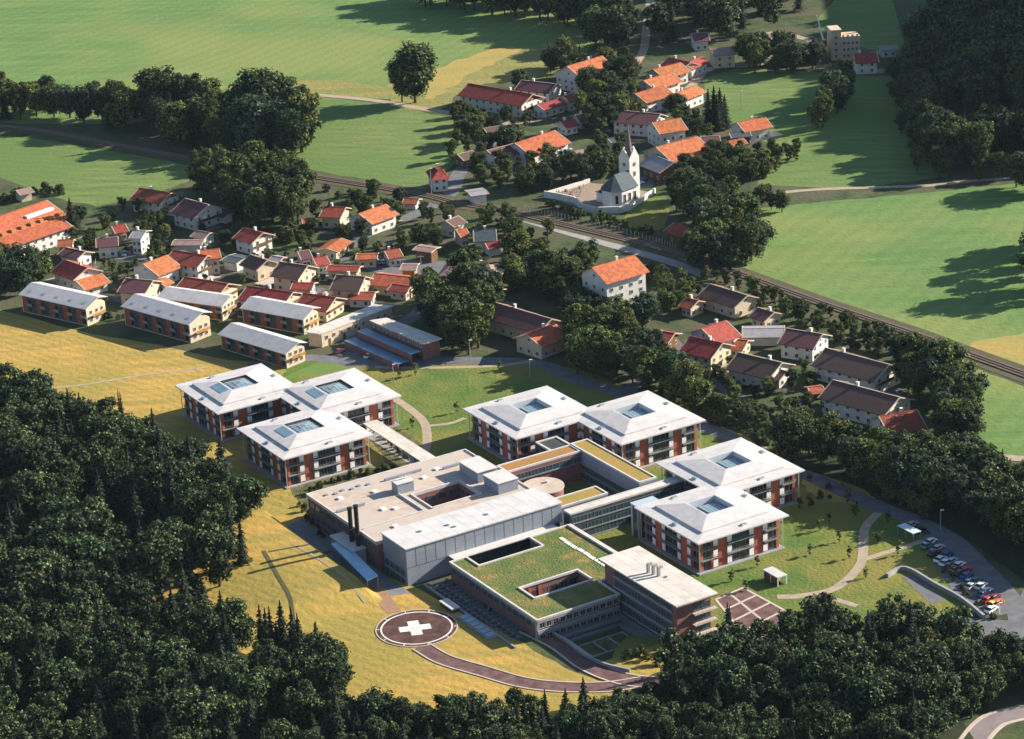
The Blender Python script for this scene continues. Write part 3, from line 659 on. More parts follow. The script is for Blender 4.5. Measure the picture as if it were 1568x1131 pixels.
# long hall
m_hallroof = mat('pale_grey_roof_sheet', (0.57, 0.55, 0.54), 0.7, (0.46, 0.445, 0.44), 0.3, detail=8, lo=.42, hi=.68, seam=4.1)
o = (-26.3, 19.4)
root = campus('long_hall', *o, 'long grey metal clad hall with a smooth white roof', 'building')
mb = MB(); mb.prism(cpoly([(-51, 13.2), (-2, 13.2), (-2, 26), (-51, 26)], o), 5.2, 10.7); mb.build('upper_wall', m_cladding, root)
mb = MB(); cbox(mb, o, -50.9, -36.5, 13.3, 25.9, -3.0, 5.2); mb.build('lower_wall', m_cladding, root)
mb = MB(); cbox(mb, o, -36.5, -2.1, 13.3, 25.0, -3.0, 5.2); mb.build('recessed_wall', m_darkwall, root)
mb = MB(); cbox(mb, o, -51.3, -1.7, 12.9, 26.3, 10.7, 11.05); mb.build('roof', m_hallroof, root)
mb = MB()
for k in range(1, 16):
    a = -51 + k * 49 / 16.0; cbox(mb, o, a - .05, a + .05, 26.0, 26.05, 5.3, 10.6)
for zz in (7.0, 8.9): cbox(mb, o, -50.9, -2.1, 26.0, 26.035, zz - .04, zz + .04)
mb.build('cladding_joint', mat('cladding_joint_grey', (0.27, 0.29, 0.32), 0.7), root)  # joint bars in a grey close to the cladding
mb = MB(); cbox(mb, o, -38.2, -5.0, 26.02, 29.3, 5.05, 5.35); mb.build('canopy', m_trim, root)
for k in range(12):
    x, y = L2(-34.5 + k * 2.7, 25.02, o); inst('window', WM_band, root, (x, y, 3.9), 0)
    if k < 8: inst('window', WM_band, root, (x, y, .6), 0)
for a, c_ in ((-5.6, m_brickp), (-3.6, m_brickp)):
    mb = MB(); cbox(mb, o, a - .6, a + .6, 25.0, 25.6, 0, 5.15); mb.build('brick_pier', c_, root)
for a, b in ((-42, 19), (-34, 20), (-33, 22), (-22, 20.5)):
    x, y = L2(a, b, o); mb = MB(); mb.cyl(x, y, 11.05, 11.6, .55, 10); mb.build('roof_vent', m_shade, root)
for k in range(4):
    x, y = L2(-51.0, 15 + k * 2.9, o); inst('window', WM_band, root, (x, y, 3.2), -math.pi / 2); inst('window', WM_band, root, (x, y, 0.6), -math.pi / 2)

# green roofed wing
o = (-24, 50)
root = campus('green_roof_wing', *o, 'low wing with a grassy planted roof, white parapets and a slot courtyard', 'building')
GW = [(-40, 30), (-35, 30), (-35, 36.5), (-14.7, 36.5), (-14.7, 29.6), (-2, 29.4), (-2, 63.9), (-15, 63.9), (-15, 73.2), (-40, 73.2)]
GC = [(-33.7, 54.5), (-15.6, 54.5), (-15.6, 62.0), (-33.7, 62.0)]
prism_holes('wall', cpoly(GW, o), [cpoly(GC, o)], -3.1, 4.95, [m_sedum_g, m_brickp], root)
prism_holes('planted_roof', cpoly(GW, o), [cpoly(GC, o)], 4.94, 5.25, [m_sedum_g, m_trim], root)
mb = MB(); rim(mb, cpoly(GW, o), .55, 5.0, 5.6); rim(mb, cpoly(GC, o), .55, 5.0, 5.6); mb.build('parapet', m_trim, root)
mb = MB(); cbox(mb, o, -2.6, -1.4, 29.6, 63.8, 5.0, 5.75); mb.build('walkway_edge', m_trim, root)
mb = MB(); cbox(mb, o, -33.6, -15.7, 54.6, 61.9, 0, .2); mb.build('courtyard_floor', m_soil, root)
for k in range(9):
    mb = MB(); x, y = L2(-8.3 + rnd.uniform(-.2, .2), 36 + k * 2.9, o); mb.box(x - .55, x + .55, y - 1.2, y + 1.2, 5.25, 5.36 + rnd.uniform(0, .05)); mb.build('roof_slab', m_shade, root)
for k in range(12):
    x, y = L2(-38.6 + k * 2.05, 73.25, o)
    inst('window', WM_small, root, (x, y, 3.6), 0); inst('window', WM_small, root, (x, y, .3), 0)
mb = MB()
for zz in (1.45, -1.9): cbox(mb, o, -40.1, -15.1, 73.2, 73.6, zz, zz + .95)
cbox(mb, o, -40.1, -15.1, 73.2, 73.45, 4.35, 4.92); cbox(mb, o, -40.25, -40.0, 30.2, 73.2, 4.3, 4.92); cbox(mb, o, -40.25, -40.0, 30.2, 73.2, -2.9, -1.6); cbox(mb, o, -40.3, -39.4, 72.5, 73.4, -.1, 4.34)
mb.build('floor_band', m_conc, root)
for k in range(12):
    if k % 2: mb = MB(); cbox(mb, o, -37.75 + k * 2.05 - .3, -37.75 + k * 2.05 + .3, 73.2, 73.32, 2.75, 4.5); mb.build('brick_panel', m_brickp, root)
for k in range(6):
    x, y = L2(-32 + k * 3, 54.45, o); inst('window', WM_band, root, (x, y, 2.6), 0)
    if k in (0, 1): mb = MB(); cbox(mb, o, -30.9 + k * 3, -30.1 + k * 3, 54.5, 54.65, .4, 4.4); mb.build('brick_panel', m_brick, root)
for k in range(13):
    x, y = L2(-40.05, 32 + k * 3.1, o); inst('window', WM_band, root, (x, y, 3.4), -math.pi / 2)
    inst('window', WM_band, root, (x, y, -.6), -math.pi / 2)
for a, b, t_ in ((-33.7, 58, -math.pi / 2),):
    x, y = L2(a + .05, b, o); inst('window', WM_band, root, (x, y, 2.6), math.pi / 2)

# office block with overhanging roof
o = (-8.6, 81)
root = campus('office_block', *o, 'four storey brick office block under a cream overhanging roof with three bent vents', 'building')
mb = MB(); cbox(mb, o, -13.8, -3.4, 65.0, 97.6, -2.6, 11.6); mb.build('wall', m_brickp, root)
mb = MB(); cbox(mb, o, -15.1, -2.3, 64.0, 99.3, 11.6, 12.1); mb.build('roof', m_offroof, root)
mb = MB(); cbox(mb, o, -15.15, -2.25, 63.95, 99.35, 11.5, 11.75); mb.build('roof_edge', m_wood, root)
mb = MB()
for zz in (-.2, 2.8, 5.8, 8.8): cbox(mb, o, -14.35, -13.8, 69.5, 96.0, zz, zz + .35)
mb.build('floor_band', m_conc, root)
for fl in range(4):
    for k in range(10):
        x, y = L2(-13.85, 71 + k * 2.6, o); inst('window', WM_band, root, (x, y, -.9 + 3.0 * fl + 1.9), -math.pi / 2)
for fl in range(3):
    for k in range(2):
        x, y = L2(-7.6 + k * 2.6, 97.65, o); inst('window', WM_band, root, (x, y, 3.2 + 3.0 * fl), 0)
    mb = MB(); cbox(mb, o, -9.2, -2.2, 97.6, 98.9, 1.5 + 3 * fl, 1.8 + 3 * fl); cbox(mb, o, -9.2, -2.2, 98.82, 98.88, 2.6 + 3 * fl, 2.68 + 3 * fl)
    for q in range(7): cbox(mb, o, -9.1 + q * 1.1, -9.04 + q * 1.1, 98.82, 98.88, 1.8 + 3 * fl, 2.6 + 3 * fl)
    mb.build('balcony', m_kerb, root)
for k in range(9):
    for fl in range(3):
        x, y = L2(-3.35, 68 + k * 3.3, o); inst('window', WM_band, root, (x, y, 3.2 + 3.0 * fl), math.pi / 2)
for k in range(3):
    a, b = -9.6 + k * .5, 79.0 + k * 1.6
    x, y = L2(a, b, o); mb = MB(); mb.box(x - .35, x + .35, y - .35, y + .35, 12.1, 14.2); mb.box(x - .35, x + 1.1, y - .35, y + .35, 14.2, 14.8); mb.build('roof_vent', mat('vent_steel', (0.33, 0.30, 0.28), 0.6), root)
mb = MB(); x, y = L2(-7.0, 83.8, o); mb.box(x - .4, x + .4, y - .4, y + .4, 12.1, 12.5); mb.build('roof_hatch', m_trim, root)

# corridors
def corridor(name, label, a0, a1, b0, b1, z, m_top, m_wall, sides, z0=0.0, rimw=.5):
    o = ((a0 + a1) / 2, (b0 + b1) / 2); root = campus(name, *o, label, 'building')
    mb = MB(); cbox(mb, o, a0, a1, b0, b1, z0, z - .25); mb.build('wall', m_wall, root)
    mb = MB(); cbox(mb, o, a0 + rimw, a1 - rimw, b0 + rimw, b1 - rimw, z - .24, z + .05); mb.build('roof', m_top, root)
    mb = MB(); q = rimw / 2; rim(mb, cpoly([(a0 + q, b0 + q), (a1 - q, b0 + q), (a1 - q, b1 - q), (a0 + q, b1 - q)], o), rimw, z - .24, z + .3); mb.build('parapet', m_trim, root)
    for s, z_list in sides:
        for zz in z_list:
            bnd = MB(); n = 0
            if s in 'FT':
                y = b1 if s == 'F' else b0
                cbox(bnd, o, a0 + .2, a1 - .2, *((y, y + .35) if s == 'F' else (y - .35, y)), zz - 1.15, zz - .85); bnd.build('floor_band', m_slab, root)
                k = int((a1 - a0 - 1) // 2.4)
                for i in range(k):
                    x, yy = L2(a0 + .6 + 1.2 + i * 2.4, y + (.04 if s == 'F' else -.04), o); inst('window', WM_band, root, (x, yy, zz), 0 if s == 'F' else math.pi)
            else:
                x_ = a0 if s == 'L' else a1
                cbox(bnd, o, *((x_ - .35, x_) if s == 'L' else (x_, x_ + .35)), b0 + .2, b1 - .2, zz - 1.15, zz - .85); bnd.build('floor_band', m_slab, root)
                k = int((b1 - b0 - 1) // 2.4)
                for i in range(k):
                    x, yy = L2(x_ + (-.04 if s == 'L' else .04), b0 + .6 + 1.2 + i * 2.4, o); inst('window', WM_band, root, (x, yy, zz), -math.pi / 2 if s == 'L' else math.pi / 2)
    return root, o
corridor('link_corridor', 'brick corridor with an orange planted roof between the beige block and the green roof', -0.4, 24.6, -10.6, -4.8, 8.8, m_sedum_o, m_brickp, [('F', (6.6,))], 0)
corridor('link_corridor', 'corridor with a long green planted roof stepping down in front of the brick pavilion', 24.7, 30.7, -10.8, 24.6, 9.0, m_sedum_y, m_cladding, [('L', (1.4, 3.9)), ('R', (5.2,))], 0)
corridor('link_corridor', 'short low block with a patch of yellow planted roof behind the long hall', -1.4, 15.6, 16.4, 22.6, 7.6, m_sedum_y, m_concd, [], 0)
corridor('link_corridor', 'narrow glazed corridor with a pale roof from the long hall towards the right pavilions', -1.3, 44, 25.9, 29.2, 8.2, m_offroof, m_darkwall, [('F', (6.2, 3.6, 1.2))], 0, .3)
corridor('link_corridor', 'small glazed link with a white rimmed roof in front of the left court pavilion', 20.0, 27.5, -22.5, -10.9, 6.8, m_darkwall, m_darkwall, [('L', (4.6, 2.0))], 0, .7)
corridor('link_corridor', 'pale roofed link closing the gap between the two right hand pavilions', 37.5, 43, 36.5, 40.5, 9.0, m_offroof, m_darkwall, [], 0, .3)
o = (18, 37.5)
root = campus('stair_tower', *o, 'slim glazed stair tower with a grey blue roof at the corner of the right pavilion', 'stair tower')
mb = MB(); cbox(mb, o, 14.6, 21.5, 35.6, 38.6, 0, 9.3); mb.build('wall', m_tealglass, root)
mb = MB(); cbox(mb, o, 14.3, 21.8, 35.3, 38.9, 9.3, 9.7); mb.build('roof', mat('grey_blue_roof', (.38, .46, .50), .5), root)
mb = MB(); cbox(mb, o, 14.45, 15.1, 38.6, 38.8, 0, 9.3); cbox(mb, o, 14.4, 14.6, 35.6, 36.2, 0, 9.3); mb.build('frame', m_trim, root)
# rotunda
o = (4.4, 6.5)
root = campus('rotunda', *o, 'round brick hall with a pale disc roof tucked behind the long hall', 'building')
mb = MB(); mb.cyl(0, 0, 0, 7.2, 5.7, 40); mb.build('wall', m_brickp, root)
mb = MB(); mb.cyl(0, 0, 7.2, 7.5, 5.95, 40); mb.build('roof', m_flat, root)
mb = MB(); mb.cyl(2.0, 1.2, 7.5, 8.1, .5, 8); mb.build('roof_vent', m_trim, root)
# covered walkway from the left pavilions
o = (-7.5, -50)
root = campus('covered_walkway', *o, 'straight covered walkway with a pale roof running to the beige block', 'walkway')
mb = MB(); mb.prism(cpoly([(-9.5, -73.5), (-4.6, -73.5), (-5.2, -28.5), (-10.4, -28.5)], o), 3.6, 3.95); mb.build('roof', m_offroof, root)
for k in range(11):
    for a in (-9.2, -5.8):
        mb = MB(); cbox(mb, o, a - .1, a + .1, -72 + k * 4.3, -71.8 + k * 4.3, 0, 3.6); mb.build('post', m_trim, root)
mb = MB(); cbox(mb, o, -9.6, -5.5, -73, -28.6, 0, .12); mb.build('floor', m_conc, root)
# pale blue canopy
o = (-58.2, 10)
root = campus('delivery_canopy', *o, 'long pale blue canopy roof on posts beside the two black flues', 'canopy')
mb = MB(); mb.prism(cpoly([(-58.5, -2.8), (-54.9, -3.1), (-58.0, 22.6), (-61.8, 23.6)], o), 3.7, 4.0); mb.build('roof', m_blueroof, root)
for t in range(6):
    for s in (0, 1):
        f = t / 5; a = (-58.2 - 3.2 * f) if s == 0 else (-55.3 - 3.0 * f); b = -2.4 + 25.2 * f
        x, y = L2(a, b, o); mb = MB(); mb.box(x - .1, x + .1, y - .1, y + .1, 0, 3.7); mb.build('post', m_cladding, root)
# grassy bank facing the west wall
def bank_h(a, b):
    f = 0.0
    if -125 < a < -59.5:
        f = (a + 125) / 57.0 if a < -68 else (1.0 if a < -62.8 else (-59.5 - a) / 3.3)
    g = min(1, max(0, (b + 48) / 14.0)) * min(1, max(0, (31 - b) / 12.0))
    f = f * f * (3 - 2 * f); return 3.4 * f * g * g * (3 - 2 * g)
bk = MB(); na_, nb_ = 90, 60
for i in range(na_ + 1):
    for j in range(nb_ + 1):
        a = -125.5 + i * 66.5 / na_; b = -49 + j * 81.0 / nb_; p = AB(a, b); bk.v.append((p[0], p[1], bank_h(a, b) + (.05 if bank_h(a, b) > .02 else -.1)))
for i in range(na_):
    for j in range(nb_):
        k = i * (nb_ + 1) + j; bk.f.append((k, k + 1, k + nb_ + 2, k + nb_ + 1)[::-1]); bk.m.append(0)
bko = struct(bk.build('grass_bank', m_hay))
if bko.data.polygons[0].normal.z < 0: bko.data.flip_normals()
def bz(p): q = np.array(p) - OO; return bank_h(q @ Adir, q @ Bdir)
road('track', [(405, 860), (428, 900), (445, 930), (452, 970), (460, 1000)], 1.1, 0.12, m_bank, zf=bz)
road('track', [(412, 862), (470, 852), (520, 842)], 0.8, 0.12, m_bank, zf=bz)
road('track', [(450, 850), (500, 880), (560, 925)], 1.0, 0.12, mat('flattened_grass', (0.27, 0.23, 0.13), 0.95, (0.33, 0.27, 0.15), 0.5), zf=bz)
# yard west of the block: its shade painted as dark paving, retaining wall
o = (-56, 0)
mb = MB(); mb.prism(abpoly([(-61, -28), (-52.5, -31), (-52.5, 30), (-63, 27)]), 0.02, 0.055); struct(mb.build('yard', m_concd))
# pergola grid over the service yard
o = (-43.5, 49)
root = campus('service_pergola', *o, 'grid of concrete beams over the sunken service yard beside the green roof', 'pergola')
for k in range(18):
    mb = MB(); cbox(mb, o, -46.9, -40.4, 29 + k * 2.35, 29.3 + k * 2.35, -.35, 0.06); mb.build('beam', m_concd, root)
for a in (-46.9, -44.9, -42.8):
    mb = MB(); cbox(mb, o, a, a + .3, 28.2, 69.9, -.72, -.36); mb.build('edge_beam', m_conc, root)
mb = MB(); cbox(mb, o, -47.5, -47.0, 28, 74, -.3, .5); mb.build('wall', m_conc, root)
o = (-49, 46)
mb = MB(); x, y = 0, 0; cbox(mb, o, -50.2, -47.6, 41, 47.5, 1.1, 1.4); cbox(mb, o, -50.0, -47.8, 41.2, 47.3, 0, 1.1, 1)
p = AB(*o); t = empty('skylight_hut', (p[0], p[1], 0), 'small pale flat roof standing at the edge of the service yard', 'shed', None, AL)
mb.build('roof', [m_trim, m_darkwall], t)
p = AB(-48.9, 57); t = empty('glass_roof', (p[0], p[1], 0), 'row of sloping blue grey roof lights along the helipad meadow', 'skylight', None, AL)
mb = MB(); cbox(mb, (-48.9, 57), -50.4, -47.55, 50.5, 66, 0, .55); mb.build('curb', m_conc, t)
for k in range(6):
    mb = MB(); cbox(mb, (-48.9, 57), -50.1, -47.8, 50.9 + k * 2.5, 52.9 + k * 2.5, .55, .72); mb.build('pane', m_skyglass, t)
# sunken court beds
root = campus('planter_grid', -25, 85, 'three square planting beds framed in pale concrete in the sunken court', 'planter', None, -2.5)
o = (-25, 85)
for k in range(3):
    mb = MB(); cbox(mb, o, -31.8 + k * 4.6, -27.8 + k * 4.6, 79.6, 85.6, 0, .3); mb.build('soil', m_soil, root)
mb = MB()
for a in (-32.2, -27.75, -23.15, -18.55): cbox(mb, o, a, a + .5, 79.1, 86.1, 0, .5)
for b in (78.9, 85.9): cbox(mb, o, -32.3, -18.0, b, b + .5, 0, .505)
mb.build('frame', m_conc, root)
root = campus('court_walkway', -17, 85, 'pale concrete walkway along the foot of the office block', 'walkway', None, -2.5)
o = (-17, 85)
mb = MB(); cbox(mb, o, -17.0, -15.1, 74.5, 96.8, 0, .5); cbox(mb, o, -35.5, -17.2, 74.3, 75.6, 0, .5); mb.build('slab', m_slab, root)
# low wall beside the ramp
wpts = smooth_open([G(*p) for p in ((822, 972), (850, 990), (880, 1012), (915, 1028), (955, 1038))], 6)
mb = MB(); strip_mesh(mb, wpts, 3.6, 3.1, 0, .9); tag(mb.build('retaining_wall', m_conc), 'curved pale concrete wall between the access road and the sunken court', 'wall')
# garden strips
sheet('planted_bed', [(450, 742), (570, 715), (600, 740), (520, 770), (462, 768)], 0.06, m_soil)
sheet('planted_bed', [(565, 650), (590, 640), (660, 705), (600, 720)], 0.052, m_soil)
# plaza
root_w = [G(1096, 918), G(1138, 900), G(1222, 946), G(1150, 985)]
mb = MB(); mb.prism(root_w, 0.02, 0.09); plz = struct(mb.build('plaza', m_redtar))
A0, A1, A2, A3 = [np.array(q) for q in root_w]
mb = MB()
for t in (0, .5, 1.0):
    p = A0 + (A1 - A0) * t; q = A3 + (A2 - A3) * t; mb.bar((*p, .09), (*q, .09), .7, .03)
for t in (0, .25, .5, .75, 1.0):
    p = A0 + (A3 - A0) * t; q = A1 + (A2 - A1) * t; mb.bar((*p, .09), (*q, .09), .7, .036)
mb.build('paving_band', m_kerb, plz)
# garden pavilion hut
p = G(1187, 890); t = empty('garden_hut', (p[0], p[1], 0), 'small open garden shelter with a white roof on the sunny lawn', 'shelter', None, AL)
mb = MB(); mb.box(-1.6, 1.6, -3.2, 3.2, 2.5, 2.75); mb.build('roof', m_white, t)
for x in (-1.4, 1.4):
    for y in (-3, 0, 3):
        mb = MB(); mb.box(x - .1, x + .1, y - .1, y + .1, 0, 2.5); mb.build('post', m_shade, t)
mb = MB(); mb.box(-1.35, -1.25, -2.9, 2.9, 0, 2.2); mb.build('wall', m_wood, t)
mb = MB(); mb.box(.3, .8, -2.6, 2.6, .0, .45); mb.build('bench', m_wood, t)
# bicycle / entry shelter with glass roof near the car park
p = G(1392, 822); t = empty('glass_shelter', (p[0], p[1], 0), 'pale glass roofed shelter beside the path near the parked cars', 'shelter', None, AL)
mb = MB(); mb.box(-1.4, 1.4, -3.4, 3.4, 2.5, 2.62); mb.build('roof', mat('pale_glass', (.55, .68, .72), .3, spec=.5), t)
for x in (-1.2, 1.2):
    for y in (-3.2, 0, 3.2): mb = MB(); mb.box(x - .08, x + .08, y - .08, y + .08, 0, 2.5); mb.build('post', m_cladding, t)
# garage ramp wall
wp = smooth_open([G(*p) for p in ((1360, 885), (1386, 874), (1430, 898), (1470, 920), (1505, 948))], 5)
mb = MB(); strip_mesh(mb, wp, .7, 0, 0, 1.2); tag(mb.build('ramp_wall', m_conc), 'long pale concrete wall of the garage ramp by the car park', 'wall')
mb = MB(); mb.prism([G(1382, 884), G(1400, 880), G(1450, 918), G(1425, 925)], 0.02, 0.06); struct(mb.build('ramp_paving', m_asphalt))

# ------------------------------------------------------------------ white roofed terraces at the left
brt = MB(); brt.box(-1.2, 1.2, -.06, .06, -3.0, 3.0); BRT = brt.mesh('brick_panel', mat('brown_brick', (0.27, 0.085, 0.055), 0.9, (0.19, 0.07, 0.05), 0.7))
def terrace(e0, e1, ez, depth, rise, label):
    p = G(*e0, ez); q = G(*e1, ez); L = np.linalg.norm(q - p); d = (q - p) / L; rz = math.atan2(d[1], d[0]); n = np.array([-d[1], d[0]])
    c = (p + q) / 2 + n * depth / 2
    root = empty('terrace_house', (c[0], c[1], 0), label, 'building', 'long white roofed terraces along the yellow meadow', rz)
    hl, hd = L / 2, depth / 2
    mb = MB(); mb.prism([(-hl + .5, -hd + .9), (hl - .7, -hd + .9), (hl - .7, hd - .9), (-hl + .5, hd - .9)], 0, ez - .15)
    mb.face([(hl - .7, -hd + .9, ez - .15), (hl - .7, hd - .9, ez - .15), (hl - .7, 1.2, ez + rise - .2)]); mb.face([(-hl + .5, hd - .9, ez - .15), (-hl + .5, -hd + .9, ez - .15), (-hl + .5, 1.2, ez + rise - .2)])
    mb.build('wall', m_cream, root)
    mb = MB(); ry = 1.2
    mb.hexa([(-hl, -hd, ez - .1), (hl, -hd, ez - .1), (hl, ry, ez + rise - .1), (-hl, ry, ez + rise - .1), (-hl, -hd, ez + .12), (hl, -hd, ez + .12), (hl, ry, ez + rise + .12), (-hl, ry, ez + rise + .12)])
    mb.hexa([(-hl, ry, ez + rise - .1), (hl, ry, ez + rise - .1), (hl, hd, ez + rise * .5 - .1), (-hl, hd, ez + rise * .5 - .1), (-hl, ry, ez + rise + .121), (hl, ry, ez + rise + .121), (hl, hd, ez + rise * .5 + .12), (-hl, hd, ez + rise * .5 + .12)])
    mb.build('roof', m_white, root)
    mb = MB(); mb.box(-hl + .9, hl - 1.1, -hd + .85, -hd + .9, .3, ez - .5); mb.build('long_facade', m_darkwall, root)
    n_ = max(3, int(L / 6))
    for i in range(n_):
        x = -hl + (i + .5) * L / n_
        mb = MB(); mb.hexa([(x - .8, -hd + 2.0, ez + rise * .28), (x + .8, -hd + 2.0, ez + rise * .28), (x + .8, -hd + 3.2, ez + rise * .44), (x - .8, -hd + 3.2, ez + rise * .44), (x - .8, -hd + 2.0, ez + rise * .28 + .22), (x + .8, -hd + 2.0, ez + rise * .28 + .22), (x + .8, -hd + 3.2, ez + rise * .44 + .2), (x - .8, -hd + 3.2, ez + rise * .44 + .2)]); mb.build('skylight', m_cladding, root)
        inst('brick_panel', BRT, root, (x - .9, -hd + .75, (ez - .5) / 2 + .15), 0, (1, 1, (ez - .8) / 6.0))
        for k in (0, 1):
            inst('window', WM_corner, root, (x + 1.4, -hd + .8, 1.7 + k * 2.7), 0, (1.1, 1, .8))
        mb = MB(); mb.box(x + .4, x + 2.9, -hd - .1, -hd + .84, 3.0, 3.15); mb.box(x + .4, x + 2.9, -hd - .1, -hd - .04, 3.15, 4.0); mb.build('balcony', m_slab, root)
    for k in (0, 1):
        for y in (-hd * .45, hd * .05, hd * .5): inst('window', WM_house, root, (hl - .66, y, 1.7 + 2.7 * k), math.pi / 2)
    for k, y in enumerate((-hd * .2, hd * .35)):
        mb = MB(); mb.box(hl - .7, hl + .5, y - 1.6, y + 1.6, 2.9, 3.05); mb.box(hl + .42, hl + .5, y - 1.6, y + 1.6, 3.05, 3.9); mb.build('balcony', m_woodl, root)
    return root
terrace((28, 451), (131, 474), 6.4, 11.0, 2.4, 'leftmost long white roofed terrace at the corner of the yellow meadow')
terrace((184.5, 469), (289, 498), 6.8, 11.0, 2.5, 'long white roofed terrace in the front row, second along the yellow meadow')
terrace((239.6, 456), (340, 470), 5.4, 9.5, 2.0, 'long white roofed terrace directly behind the second front row terrace')
terrace((366.5, 472), (464.7, 490), 5.6, 10.0, 2.2, 'long white roofed terrace in the back row beside the angled flat roof')
terrace((333, 512), (437, 543), 5.2, 10.0, 2.2, 'long white roofed terrace closest to the glass lantern pavilions')
# angled flat roofed building, carport building
def flatroof(name, quad, z, label, cat, m_roof, m_wall, inset=.8, z0=0.0, th=.35):
    w = [G(*p, z) for p in quad]; c = sum(w) / len(w)
    root = empty(name, (c[0], c[1], 0), label, cat)
    loc = [(p - c) for p in w]
    mb = MB(); mb.prism(loc, z - th, z); mb.build('roof', m_roof, root)
    ins = []
    for p in loc:
        r = np.linalg.norm(p); ins.append(p * max(.5, (1 - inset * 1.5 / r)))
    mb = MB(); mb.prism(ins, z0, z - th); mb.build('wall', m_wall, root)
    return root, ins, w
root, ins, w = flatroof('school_wing', [(467, 508), (573, 465), (604, 467.5), (488.5, 511)], 5.2, 'long angled building with a pale flat roof and cream lit front', 'building', m_offroof, m_cream)
d = (ins[2] - ins[3]); L = np.linalg.norm(d); d /= L; rz = math.atan2(d[1], d[0])
for k in range(9):
    p = ins[3] + d * (2.2 + k * (L - 4) / 8.5); inst('window', WM_house, root, (p[0] + d[1] * .06, p[1] - d[0] * .06, 3.0), rz)
for k in range(0, 9, 2):
    p = ins[3] + d * (3.4 + k * (L - 4) / 8.5); mb = MB(); mb.box(-.5, .5, -.05, .05, .1, 2.2); mb.build('door', m_wood, root, (p[0] + d[1] * .04, p[1] - d[0] * .04, 0), rz)
root, ins, w = flatroof('workshop_building', [(565.5, 490), (592, 486), (677, 517.5), (649, 526)], 6.5, 'workshop with a white flat roof above two blue glazed terraces', 'building', m_offroof, m_brickp)
d = (ins[3] - ins[0]); L = np.linalg.norm(d); d /= L; n = np.array([d[1], -d[0]])
if n[1] > 0: n = -n
rz = math.atan2(d[1], d[0])
for k, (off, z, wd) in enumerate(((3.6, 4.2, 3.8), (8.6, 2.2, 4.6))):
    mb = MB(); a = ins[0] + n * (off - wd / 2) - d * 1; b = ins[3] + n * (off - wd / 2) + d * 1
    mb.prism([a, b, b + n * wd, a + n * wd], z - .2, z); mb.build('terrace_roof', mat('blue_glazed_roof', (.05, .13, .22), .35, (.08, .18, .28), .3, spec=.5), root)
    mb = MB(); mb.prism([a + n * (wd - .5), b + n * (wd - .5), b + n * (wd - .2), a + n * (wd - .2)], 0, z - .2); mb.build('front_wall', m_brickp, root)
for k in range(12):
    p = ins[0] + d * (1 + k * (L - 2) / 11.0) + n * .06; inst('window', WM_house, root, (p[0], p[1], 5.2), rz)

